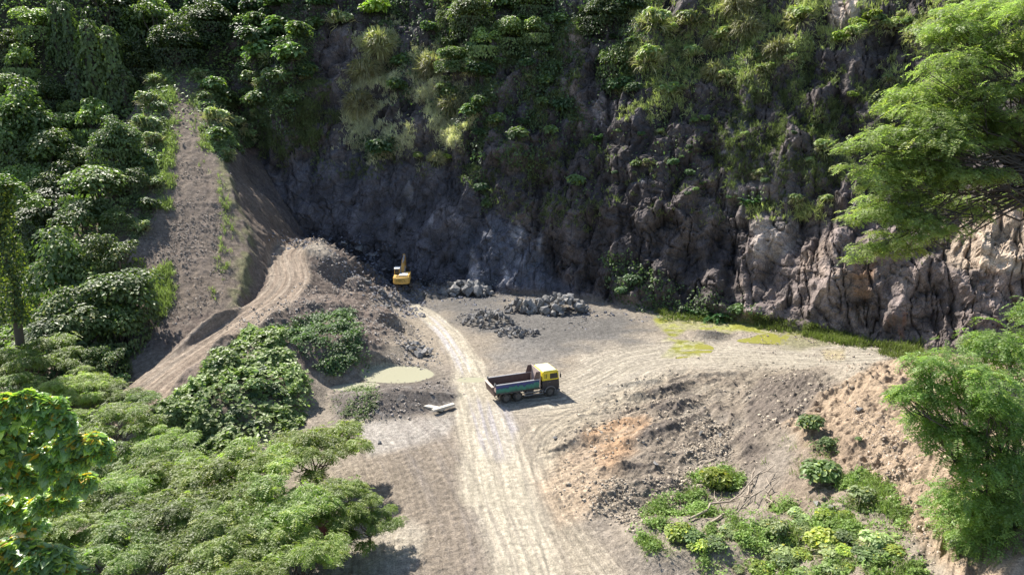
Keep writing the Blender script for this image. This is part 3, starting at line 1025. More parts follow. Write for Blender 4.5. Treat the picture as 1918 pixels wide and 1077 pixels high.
def vine_tower(R, hgt, base, heads=2, seed=0):
    t = root('vine_draped_tree', (20, -40 - seed * 12, -60))
    Lv = Leaves()
    offs = [(-R * .5, 0, hgt), (R * .5, R * .1, hgt * .93)] if heads == 2 else [(0, 0, hgt)]
    for ox, oy, h in offs:
        n = int(520 * R * hgt / 5)
        zz = h * (1 - rng.random(n) ** 0.9)
        a = rng.random(n) * 6.283
        lump = 1 + 0.28 * np.sin(a * 3 + zz * .9) + 0.18 * np.sin(a * 5 - zz * 1.7)
        rr = (R / heads ** .6) * (0.62 + 0.6 * (1 - zz / h)) * lump * np.minimum(1, (h - zz + .15) / 0.8) ** .5 * (0.85 + .25 * rng.random(n))
        P = np.stack([ox + np.cos(a) * rr, oy + np.sin(a) * rr, zz], 1)
        N = np.stack([np.cos(a), np.sin(a), 0.25 + 0.9 * (zz > h - .9)], 1) + rvec(n, .32)
        A = np.array([0, 0, -1.0]) + rvec(n, .35)
        L = 0.38 * (0.7 + .6 * rng.random(n))
        Lv.rhomb(P, N, A, L, L * .75, base * (0.6 + .7 * rng.random((n, 1))))
    k1 = Lv.build('crown', M_LEAF, t)
    k2 = link('trunk', tubes_mesh('trunk', [(bend((ox, oy, -2), (ox, oy, h * .93), 6, .03), np.linspace(R * .42, R * .22, 6)) for ox, oy, h in offs]), M_BARK, t)
    KIDS[t.name] = [k1, k2]
    t['R'] = R
    return t


def shrub_mesh(R, n, leaf, base, grassy=0.0, flat=.8):
    Lv = Leaves()
    k = 7
    cs = [np.array([math.cos(i * 2.4) * R * .5 * math.sqrt(i / k), math.sin(i * 2.4) * R * .5 * math.sqrt(i / k), R * (.45 + .35 * rng.random())]) for i in range(k)]
    broad_lobes(Lv, cs, [R * (.38 + .2 * rng.random()) for _ in cs], n / (R * R * .22 * k), leaf, base, flat)
    if grassy:
        m = int(grassy)
        d = unit(rvec(m) + np.array([0, 0, .5]))
        Lv.blades(d * R * .6 * np.array([1, 1, .6]) + np.array([0, 0, R * .3]), d + np.array([0, 0, .4]), R * (.4 + .4 * rng.random(m)), .05, np.array((.34, .31, .17)) * (.6 + .8 * rng.random((m, 1))), 1.2)
    return Lv


def fern_mesh(R, n, base):
    """Rosette of arching fronds."""
    Lv = Leaves()
    for i in range(n):
        a = rng.random() * 6.283
        d = np.array([math.cos(a), math.sin(a), 0])
        el = 0.4 + 0.9 * rng.random()
        T = np.linspace(0.0, 1, 12)
        P = d * R * T[:, None] + np.array([0, 0, 1.0]) * (el * R * T - 0.75 * R * T ** 2)[:, None]
        for s in (-1, 1):
            side = np.cross(d, [0, 0, 1.0]) * s
            D = np.broadcast_to(side + d * .5, P.shape) + rvec(12, .1)
            l = R * .34 * (1.1 - T) + R * .05
            Lv.rhomb(P + unit(D) * l[:, None] * .5, np.array([0, 0, 1.0]) + rvec(12, .3), D, l, R * .13, base * (.7 + .6 * rng.random()), .03)
    return Lv


def feather_crown(Lv, lobes, base, dens=26.0, L=0.62, flat=.42):
    for c, r in lobes:
        n = max(30, int(dens * r * r * 6))
        d = unit(rvec(n))
        d[:, 2] = np.where(rng.random(n) < .72, np.abs(d[:, 2]), d[:, 2])
        rad = r * (0.30 + 0.70 * rng.random(n) ** .5) * np.where(rng.random(n) < .30, rng.uniform(.9, 1.7, n), 1.0)
        P = c + d * rad[:, None] * np.array([1, 1, flat])
        N = unit(np.array([0, 0, 1.0]) + d * .35 + rvec(n, .28))
        A = d * np.array([1, 1, .15]) + rvec(n, .45)
        tone = base * (0.85 + 0.3 * rng.random()) * (0.7 + .6 * rng.random((n, 1)))
        yl = rng.random((n, 1)) < .12
        tone = np.where(yl, tone * np.array([1.35, 1.2, .8]), tone)
        Lv.sprays(P, N, A, L * (.7 + .6 * rng.random(n)), tone)


FEATH = np.array((0.215, 0.275, 0.07))


def feather_tree(lobes, base_pt, fork, base=FEATH, dens=26.0, L=.62, trunk_r=.22, name='feathery_tree', flat=.42, limb=.09):
    """Spreading fine-leaved tree; lobes in world coordinates, root at base_pt."""
    o = np.array(base_pt, float)
    t = root(name, o)
    Lv = Leaves()
    feather_crown(Lv, [(np.array(c) - o, r) for c, r in lobes], base, dens, L, flat)
    k1 = Lv.build('crown', M_FEATHER, t)
    f = np.array(fork, float) - o
    paths = [(bend((0, 0, -1.0), f, 6, .12), np.linspace(trunk_r, trunk_r * .7, 6))]
    for c, r in lobes:
        e = np.array(c) - o
        e = e - np.array([0, 0, r * flat * .3])
        p = bend(f, e, 7, .22)
        paths.append((p, np.linspace(limb, .025, 7)))
        for q in range(3):
            a = p[4 + q % 2]
            b = e + unit(rvec(1))[0] * r * np.array([.75, .75, flat * .6])
            paths.append((bend(a, b, 4, .2), np.linspace(.03, .012, 4)))
    k2 = link('trunk', tubes_mesh('trunk', paths, 6), M_BARK, t)
    KIDS[t.name] = [k1, k2]
    return t
# ------------------------------------------------------------------ ground cover nobody could count
ca = np.linalg.norm(np.cross(np.gradient(np.stack([X2, Y2, Z2], -1), axis=0), np.gradient(np.stack([X2, Y2, Z2], -1), axis=1)), axis=-1)
BASE_N = NRM
PATCH = sstep(-.28, .20, fbm(X2 / 3.4, Y2 / 3.4, Z2 / 3.4 + 70, 3))


PATCH2 = sstep(-.05, .3, fbm(X2 / 1.7, Y2 / 1.7, Z2 / 1.7 + 20, 3))


def cover(masks, n, patch=None):
    w = 0
    for poly, dens, *o in masks:
        w = w + pm(poly, o[0] if o else 20, o[1] if len(o) > 1 else 38) * dens
    w = (w * ca * ((.05 + .95 * PATCH) if patch is None else patch)).ravel()
    i = rng.choice(len(w), n, p=w / w.sum())
    P = PTS[i] + rvec(n, .10)
    return P, BASE_N[i]


def leafy(Lv, masks, n, leaf, base, thick=1.2, lump=2.2, up=.45, patch=None):
    P, N = cover(masks, n, patch)
    q = P / lump
    h = np.clip(fbm(q[:, 0], q[:, 1], q[:, 2] + 30, 3) * 1.6 + .45, .04, 1.6)
    off = unit(N * .7 + np.array([0, 0, .5]))
    P = P + off * (h * thick * np.sqrt(rng.random(n)))[:, None]
    nn = unit(N * .5 + np.array([0, 0, up]) + rvec(n, .42))
    A = N * .3 + np.array([0, 0, -.6]) + rvec(n, .5)
    L = leaf * (.6 + .8 * rng.random(n))
    v = fbm(q[:, 0] * .6 + 5, q[:, 1] * .6, q[:, 2] * .6, 2)[:, None]
    tone = base * (1 + .45 * v) * (.65 + .7 * rng.random((n, 1)))
    Lv.rhomb(P, nn, A, L, L * .7, tone)


def grassy(Lv, masks, n, L, base, blades=6, w=.06, droop=.9, patch=None):
    P, N = cover(masks, n, patch)
    v = fbm(P[:, 0] / 3, P[:, 1] / 3, P[:, 2] / 3 + 11, 2)[:, None]
    keep = (v[:, 0] + .35 * rng.normal(size=n)) > -.35
    P, N, v = P[keep], N[keep], v[keep]
    n = len(P)
    ln = L * (.6 + .8 * rng.random(n))
    for b in range(blades):
        D = N * .55 + np.array([0, 0, .75]) + rvec(n, .38)
        tone = base * (1 + .4 * v) * (.6 + .75 * rng.random((n, 1)))
        Lv.blades(P + rvec(n, .12), D, ln * (.7 + .5 * rng.random(n)), w, tone, droop)


STRAW, PALE, DARKG = np.array((.55, .49, .35)), np.array((.36, .37, .16)), np.array((.088, .130, .055))
Lv = Leaves()
leafy(Lv, [([(380, 95), (450, 75), (520, 40), (640, 40), (640, -60), (150, -60), (150, 60), (230, 110), (330, 118)], 1.0),
           ([(740, 0), (800, -60), (1040, -60), (1060, 100), (1085, 200), (1080, 270), (1000, 300), (900, 300), (830, 240), (800, 180), (790, 120), (830, 60)], 1.2),
           ([(1080, -60), (1195, -60), (1195, 60), (1185, 150), (1150, 180), (1110, 120), (1085, 60)], 1.2),
           ([(730, 90), (780, 80), (790, 160), (770, 220), (740, 190)], .9)], 130000, .46, DARKG * 1.25, 2.0, 2.8)
leafy(Lv, [([(450, 60), (500, 40), (600, 30), (640, 40), (600, 70), (580, 110), (575, 160), (540, 220), (500, 230), (470, 200), (450, 150)], 1.0),
           ([(600, 20), (740, -60), (760, 40), (720, 70), (690, 60), (640, 50)], .9),
           ([(660, 270), (740, 262), (750, 296), (690, 300)], 1.0, 8, 10), ([(868, 320), (905, 325), (935, 400), (900, 400)], .7, 8, 10),
           ([(1060, 330), (1105, 300), (1110, 350), (1075, 385)], .7, 8, 10), ([(1100, 200), (1190, 190), (1350, 300), (1300, 340), (1180, 320), (1110, 280)], .04),
           ([(1130, 480), (1200, 480), (1260, 540), (1420, 560), (1440, 605), (1240, 592), (1150, 560)], .55, 10, 14),
           ([(1180, 20), (1300, 0), (1400, 60), (1460, 120), (1350, 180), (1240, 190), (1190, 150)], .3),
           ([(1380, 360), (1430, 350), (1430, 385), (1390, 390)], .8, 6, 8)], 52000, .40, np.array((.13, .185, .07)), 1.3)


def drape(Lv, masks, n, ln, leaf, base):
    """Creeper strands hanging down the face."""
    P, N = cover(masks, n)
    down = unit(np.array([0, 0, -1.0]) - N * (N @ np.array([0, 0, -1.0]))[:, None])
    L_ = ln * (.4 + .9 * rng.random(n))
    tone = base * (.55 + .9 * rng.random((n, 1)))
    side = rvec(n, .12)
    for k in range(9):
        t_ = (k + rng.random(n)) / 9
        Q = P + N * (.9 - .5 * t_)[:, None] + (down + side) * (L_ * t_)[:, None] + rvec(n, .1)
        Lv.rhomb(Q, N * .8 + np.array([0, 0, .55]) + rvec(n, .35), down + rvec(n, .35), leaf * (.7 + .6 * rng.random(n)), leaf * .62, tone * (1.25 - .5 * t_)[:, None] * 0 + tone)


drape(Lv, [([(740, 0), (800, -60), (1040, -60), (1060, 100), (1085, 200), (1060, 280), (900, 290), (830, 240), (790, 120)], 1.0), ([(1080, -60), (1195, -60), (1195, 60), (1185, 150), (1130, 150)], 1.0),
           ([(380, 95), (450, 75), (640, 40), (640, -60), (150, -60), (230, 110)], 1.2), ([(450, 60), (600, 30), (580, 150), (540, 250), (480, 230)], 1.2)], 6500, 2.6, .36, np.array((.17, .235, .095)))
drape(Lv, [([(1180, -60), (1570, -60), (1555, 60), (1500, 130), (1420, 175), (1320, 205), (1190, 235)], 1.0), ([(1580, 50), (1760, -60), (1960, -60), (1960, 150), (1700, 80)], .8)], 3800, 2.2, .32, np.array((.33, .38, .16)))
cliff_creepers = Lv.build('cliff_creepers', M_LEAF)
tag(cliff_creepers, 'dark green creepers and scrub cloaking the upper rock face', 'creepers', None, 'stuff')
Lv = Leaves()
grassy(Lv, [([(650, 150), (690, 60), (730, 60), (735, 120), (710, 200), (680, 250), (650, 220)], 1.3), ([(780, 110), (850, 80), (885, 120), (875, 200), (860, 280), (820, 250), (790, 190)], 1.2),
            ([(640, 240), (760, 220), (780, 300), (660, 290)], .25)], 13000, 1.15, STRAW, 6, .07, 2.2)
grassy(Lv, [([(1180, -60), (1570, -60), (1555, 60), (1500, 130), (1420, 175), (1320, 205), (1240, 195), (1190, 235), (1160, 160), (1180, 60)], 1.1),
            ([(1580, 50), (1640, 0), (1760, -60), (1960, -60), (1960, 150), (1800, 160), (1700, 80), (1620, 100), (1560, 90)], 1.0),
            ([(1400, 385), (1570, 385), (1575, 415), (1400, 412)], 1.6, 5, 6), ([(1650, 110), (1690, 110), (1740, 190), (1660, 200)], .6)], 46000, 1.2, PALE, 6, .07, 2.2)
grassy(Lv, [([(850, 250), (1090, 255), (1200, 320), (1120, 430), (900, 400)], .10), ([(470, 180), (600, 150), (620, 260), (560, 310), (500, 300)], .7),
            ([(1300, 180), (1560, 120), (1700, 200), (1620, 350), (1450, 400), (1350, 330)], .22), ([(1190, 240), (1350, 210), (1400, 420), (1200, 400)], .02),
            ([(880, 40), (1080, 40), (1090, 260), (900, 260)], .25), ([(500, 300), (900, 280), (900, 330), (500, 330)], .08)], 17000, .9, np.array((.13, .15, .06)), 6, .065, 1.6)
cliff_grass = Lv.build('cliff_grass', M_GRASS)
tag(cliff_grass, 'pale and green grass hanging in tufts down the rock face', 'grass', None, 'stuff')

Lv = Leaves()
VB = [([(262, 815), (330, 740), (420, 660), (470, 618), (530, 640), (565, 720), (590, 760), (560, 800), (440, 850), (300, 870)], 1.5, 6, 8)]
leafy(Lv, VB, 30000, .46, np.array((.19, .235, .085)), 1.5, 2.2, .75)
leafy(Lv, [([(500, 618), (600, 590), (655, 585), (690, 670), (640, 705), (590, 690), (560, 650)], .8, 8, 14), ([(640, 600), (680, 640), (690, 680), (650, 690)], .6)], 14000, .30, np.array((.10, .15, .058)), .7, 1.4, .6)
slope_creeper = Lv.build('slope_creeper', M_LEAF)
tag(slope_creeper, 'broad leaved creeper blanketing the bank below the dirt track', 'creeper', None, 'stuff')

Lv = Leaves()
leafy(Lv, [([(298, 125), (322, 140), (306, 250), (300, 380), (280, 425), (255, 455), (240, 400), (262, 280), (268, 180)], 1.2, 6, 9),
           ([(360, 130), (400, 140), (470, 220), (480, 265), (425, 305), (388, 265), (365, 190)], 1.2, 6, 9)], 30000, .38, np.array((.20, .255, .115)), .9, 1.5, .75)
grassy(Lv, [([(275, 520), (320, 500), (330, 540), (310, 590), (280, 590)], 1.6, 8, 8), ([(298, 125), (330, 140), (325, 300), (318, 400), (295, 400), (275, 200)], .6, 8, 8), ([(355, 130), (385, 200), (400, 290), (440, 420), (430, 500), (415, 400), (380, 300), (350, 180)], .22, 8, 12),
            ([(420, 430), (440, 480), (400, 560), (390, 550)], .3, 5, 6)], 4200, .75, np.array((.25, .29, .11)), 6, .06, .8)
verge = Lv.build('verge_creepers', M_LEAF)
tag(verge, 'pale green creepers and grass along both verges of the gravel ramp', 'creepers', None, 'stuff')

Lv = Leaves()
w_ = (wood * (np.abs(X) < 135) * (DEP > 5) * (DEP < 230) * (PX > -260) * ca / np.maximum(DEP, 40)).ravel()
i_ = rng.choice(len(w_), 80000, p=w_ / w_.sum())
P_ = PTS[i_] + rvec(len(i_), .3)
h_ = np.clip(fbm(P_[:, 0] / 4, P_[:, 1] / 4, P_[:, 2] / 4, 3) * 2 + .6, .1, 2)
P_ = P_ + np.array([0, 0, 1.0]) * (h_ * 1.5 * rng.random(len(i_)) ** .5)[:, None]
L_ = .55 * (.6 + .8 * rng.random(len(i_)))
Lv.rhomb(P_, np.array([-.1, -.1, .9]) + rvec(len(i_), .45), rvec(len(i_)), L_, L_ * .7, GREEN * (.8 + 1.0 * rng.random((len(i_), 1))))
und = Lv.build('undergrowth', M_LEAF)
tag(und, 'dark tangled undergrowth between the jungle trees', 'undergrowth', None, 'stuff')

Lv = Leaves()
WEED = [([(1195, 1000), (1260, 962), (1420, 968), (1500, 935), (1600, 962), (1680, 930), (1700, 1000), (1720, 1100), (1420, 1100), (1300, 1045), (1210, 1022)], 1.0, 24, 40), ([(1285, 895), (1360, 872), (1405, 900), (1375, 935), (1290, 935)], .9, 8, 14),
        ([(1195, 985), (1240, 930), (1290, 930), (1250, 975)], .7, 8, 14), ([(1580, 880), (1640, 890), (1690, 940), (1600, 960), (1560, 930)], .8, 8, 14), ([(1230, 930), (1300, 940), (1420, 950), (1260, 965)], .25)]
leafy(Lv, WEED, 26000, .18, np.array((.20, .29, .08)), .6, 1.3, .75, PATCH2 ** 2 + .03)
grassy(Lv, WEED + [([(1480, 830), (1540, 850), (1500, 900), (1440, 880)], .12)], 3600, .5, np.array((.20, .25, .08)), 6, .035, .8, PATCH2 ** 2 + .04)
grassy(Lv, [([(1400, 588), (1480, 600), (1600, 632), (1710, 652), (1690, 672), (1560, 642), (1420, 612)], 1.4, 4, 5), ([(1230, 585), (1400, 590), (1400, 606), (1240, 600)], .5, 4, 5), ([(1690, 640), (1760, 640), (1740, 680), (1680, 675)], .5, 4, 5)], 3600, .65, np.array((.15, .175, .05)), 6, .06, .8)
leafy(Lv, [([(615, 745), (690, 715), (715, 735), (690, 790), (620, 775)], .7, 6, 8), ([(1520, 830), (1570, 820), (1570, 850), (1530, 850)], .7, 6, 8)], 2600, .20, np.array((.115, .16, .055)), .35, .7, .8)
weeds = Lv.build('weeds', M_GRASS)
tag(weeds, 'bright green weeds and grass on the low banks and floor edge', 'weeds', None, 'stuff')

# ------------------------------------------------------------------ trees of the wooded hillside, one by one
PROTO = {
    'broad': jungle_tree(3.6, 3.6, 30, GREEN * 1.15, .40, 70, 0),
    'round': jungle_tree(3.2, 5.4, 20, GREEN * 0.85, .36, 84, 1),
    'loose': jungle_tree(3.8, 3.2, 13, GREEN * 1.55, .58, 36, 2),
    'dense': jungle_tree(3.8, 4.6, 34, GREEN * 0.70, .38, 74, 3),  # dark leaf green; in the hollow it stands in for shade
    'tower': vine_tower(1.9, 7.0, GREEN * .8, 2, 4),
    'post': vine_tower(1.3, 5.0, GREEN * .7, 1, 5),
}
used = set()


def set_tree(kind, px, py, r, label, group=None, Y=None, cat='tree', stretch=1.0):
    src = PROTO[kind]
    if Y is None:
        g = PTS[on_ground(px, py + r * 0.8)]
        Y = g[1]
    c = unproj(px, py, Y=Y)
    dep = Y * CP - (c[2] - CZ) * SP
    s = r * dep / F / src['R']
    gz = ground_z(c[0], c[1])
    if kind in ('tower', 'post'):
        top = unproj(px, py - r, Y=Y)
        gz0 = unproj(px, py + r, Y=Y)[2]
        h = max(top[2] - min(gz, gz0), 1.0) / (7.0 if kind == 'tower' else 5.0)
        loc, sc = (c[0], c[1], min(gz, gz0)), (h * stretch, h * stretch, h)
    else:
        k = {'broad': 3.6, 'round': 5.4, 'loose': 3.2, 'dense': 4.6}[kind]
        zs_ = rng.uniform(.9, 1.5)
        loc, sc = (c[0], c[1], c[2] - k * s * zs_), (s * rng.uniform(.85, 1.15), s, s * zs_)
    rz = rng.random() * 6.283 if kind not in ('tower',) else rng.normal() * .2
    if kind in used:
        o = copy_thing(src, loc, rz, sc)
    else:
        used.add(kind)
        o = src
        o.location, o.rotation_euler = loc, (0, 0, rz)
        o.scale = (sc, sc, sc) if np.isscalar(sc) else sc
    tag(o, label, cat, group)
    return o


WOOD = 'trees of the jungle hillside'
UP = 'leafy crown high on the wooded hillside '
TREES = [
    ('broad', 32, 22, 46, 'glossy crown in the top corner of the hillside above the vine draped columns'),
    ('round', 22, 84, 42, 'round crown on the frame edge just below the topmost glossy crown'),
    ('broad', 78, 52, 36, 'pale crown beside the tallest vine draped column, uphill side'),
    ('loose', 42, 128, 40, 'loose light crown under the shaded foot of the tallest vine column'),
    ('broad', 20, 178, 44, 'wide crown touching the picture edge two crowns under the top corner'),
    ('dense', 84, 178, 42, 'dense dark crown downhill of the tallest vine draped column'),
    ('broad', 132, 215, 38, 'crown hugging the foot of the forked vine column'),
    ('round', 240, 92, 34, 'flat pale crown leaning out behind the forked vine column'),
    ('dense', 268, 130, 34, 'shaded crown between the forked vine column and the ramp head'),
    ('round', 285, 60, 40, 'dark crown in full shade above the head of the ramp'),
    ('dense', 40, 240, 50, 'broad sunlit crown on the edge midway down the hillside'),
    ('broad', 112, 248, 42, 'speckled crown below the crown at the forked column foot'),
    ('loose', 178, 235, 38, 'light green crown under the small rounded vine post'),
    ('dense', 222, 258, 36, 'dark glossy crown one in from the ramp verge, upper slope'),
    ('broad', 22, 300, 48, 'heavy glossy crown above the yellow backlit vines'),
    ('round', 88, 300, 46, 'domed crown in the middle of the glossy canopy'),
    ('broad', 150, 296, 46, 'wide layered crown in the middle canopy, nearer the ramp'),
    ('dense', 208, 308, 40, 'close leaved crown beside the ramp verge at mid height'),
    ('round', 245, 335, 30, 'small round crown tucked against the ramp verge'),
    ('broad', 70, 358, 46, 'yellow tinged crown beside the backlit vines at the edge'),
    ('dense', 132, 352, 48, 'big domed crown overhanging the dark hollow'),
    ('broad', 192, 366, 46, 'sunlit topped crown overhanging the hollow next to the ramp'),
    ('dense', 100, 420, 44, 'shaded tree inside the dark hollow, uphill end'),
    ('round', 165, 428, 44, 'shaded tree in the hollow below the sunlit topped crown'),
    ('dense', 222, 418, 34, 'shaded tree in the hollow hard by the ramp foot slope'),
    ('round', 60, 490, 44, 'dim tree deep in the hollow behind the backlit vines'),
    ('loose', 126, 476, 30, 'small tree with pale star shaped leaves standing in the dark hollow'),
    ('round', 222, 474, 34, 'small bushy tree above the large bush clump, beside bare gravel'),
    ('dense', 118, 545, 54, 'dark side of the large bush clump under the pale leaved small tree'),
    ('broad', 178, 524, 46, 'sunlit top of the large bush clump beside the gravel ramp'),
    ('broad', 228, 552, 44, 'bright bush against the gravel slope with yellow green edge'),
    ('dense', 150, 612, 58, 'big dark bush in the centre of the large clump by the ramp foot'),
    ('broad', 226, 614, 42, 'pale leaved bush hanging over the lowest gravel of the ramp'),
    ('dense', 92, 622, 48, 'bush at the dark lower edge of the large clump'),
    ('round', 208, 672, 50, 'low creeper covered bush where the ramp foot meets the track'),
    ('dense', 40, 570, 46, 'gloomy tree in the lowest part of the hollow at the edge'),
    ('dense', 330, 70, 38, 'dark tree in the shade of the wall just over the ramp head'),
    ('round', 200, 20, 44, 'shaded crown behind the tallest vine draped column'),
    ('dense', 250, 25, 36, 'dim crown against the shaded wall, uphill of the ramp head'),
    ('dense', 400, 40, 40, 'shaded tree on the dark wall left of the bushy promontory'),
]
for k, px, py, r, lb in TREES:
    set_tree(k, px + rng.normal(0, 7), py + rng.normal(0, 9), r * rng.uniform(.8, 1.55), lb, WOOD)
set_tree('tower', 118, 62, 66, 'tallest vine draped tree, a dark leafy column near the top corner', None, None, 'vine tree', .75)
set_tree('tower', 190, 122, 84, 'forked vine draped tree with two leafy heads and a yellow rim', None, None, 'vine tree', .8)
set_tree('post', 146, 172, 44, 'short rounded vine post in front of the forked vine tree', None, None, 'vine tree', .9)
set_tree('post', 236, 172, 42, 'blunt vine covered stump between the forked vine tree and the ramp', None, None, 'vine tree', 1.0)

# creeper curtain at the picture edge; backlight put into its yellow leaf colour
cu = unproj(10, 430, Y=66)
t = root('vine_curtain_tree', (cu[0], cu[1], ground_z(cu[0], cu[1])))
tag(t, 'tall tree hung with yellow backlit creeper curtains at the edge of the hollow', 'vine tree')
Lv = Leaves()
for px, py, r in [(12, 345, 42), (-25, 380, 50), (62, 372, 30)]:
    c = unproj(px, py, Y=66) - np.array(t.location)
    broad_lobes(Lv, [c + rvec(1, .5)[0] for _ in range(6)], [r * .03] * 6, 60, .34, np.array((.10, .15, .03)))
n = 5200
cx = rng.choice([-2.5, -1.6, -.6, .1, .5], n) + rng.normal(0, .28, n)
zz = unproj(10, 345, Y=66)[2] - t.location[2] - rng.random(n) ** 1.2 * 13.5
Lv.rhomb(np.stack([cx + .3 * np.sin(zz), rng.normal(0, .5, n), zz], 1), np.array([0, -.8, .4]) + rvec(n, .5), np.array([0, 0, -1.0]) + rvec(n, .4), .30 * (.7 + .6 * rng.random(n)), .24,
         np.where(rng.random((n, 1)) < .3, np.array((.22, .24, .035)), np.array((.055, .085, .024))) * (.6 + .7 * rng.random((n, 1))))
Lv.build('crown', M_LEAF, t)
link('trunk', tubes_mesh('trunk', [(bend((-1, .6, -2), (-.8, .5, zz.max() * .9), 7, .05), np.linspace(.5, .25, 7))]), M_BARK, t)

# ------------------------------------------------------------------ shrubs and small trees on the rock face and verges
SH = {
    'bush': (shrub_mesh(1.0, 520, .26, np.array((.14, .20, .075))), 1.0),
    'pale': (shrub_mesh(1.0, 480, .28, np.array((.24, .29, .12)), 160), 1.0),
    'lime': (shrub_mesh(1.0, 520, .24, np.array((.24, .30, .055))), 1.0),
    'dark': (shrub_mesh(1.0, 520, .26, np.array((.08, .13, .055))), 1.0),
    'straw': (shrub_mesh(1.0, 160, .25, np.array((.22, .22, .10)), 900), 1.0),
    'fern': (fern_mesh(1.0, 26, np.array((.050, .115, .034))), 1.0),
}
SHM = {}
for k, (lv, _) in SH.items():
    o = lv.build('shrub' if k != 'fern' else 'fern', M_LEAF)
    SHM[k] = o.data
    bpy.data.objects.remove(o)


def set_shrub(kind, px, py, r, label, group=None, name='shrub', cat='shrub', sink=.15, squash=1.0):
    g = on_ground(px, py + r * .35)
    p, n = PTS[g], NRM[g]
    dep = p[1] * CP - (p[2] - CZ) * SP
    s = r * dep / F
    o = bpy.data.objects.new(name, SHM[kind])
    COL.objects.link(o)
    out = n * s * .25
    o.location = (p[0] + out[0], p[1] + out[1], p[2] - s * sink)
    o.rotation_euler = (0, 0, rng.random() * 6.283)
    o.scale = (s, s, s * squash)
    tag(o, label, cat, group)
    return o


V1, V2 = 'bushes along the far verge of the ramp', 'bushes along the pit side verge of the ramp'
for px, py, r in [(292, 150, 22), (282, 190, 26), (272, 232, 28), (288, 262, 22), (268, 305, 26), (290, 345, 22), (280, 385, 24), (262, 425, 22), (300, 205, 18), (250, 272, 24)]:
    set_shrub('pale' if rng.random() < .6 else 'bush', px, py, r, 'pale green bush on the forest side verge of the gravel ramp', V1)
for px, py, r in [(372, 140, 18), (396, 165, 28), (428, 192, 30), (402, 218, 26), (440, 228, 24), (408, 258, 26), (425, 285, 18), (380, 180, 18), (460, 250, 20)]:
    set_shrub('pale' if rng.random() < .55 else 'bush', px, py, r, 'pale green bush on the pit side verge of the gravel ramp', V2)
PRB = 'bushes crowning the promontory'
for px, py, r in [(478, 72, 34), (520, 60, 38), (562, 62, 30), (498, 108, 40), (545, 108, 36), (466, 150, 22), (520, 150, 32), (484, 190, 24), (592, 48, 24), (455, 105, 22)]:
    set_shrub('bush', px, py, r, 'sunlit bush crowning the promontory beside the ramp head', PRB)
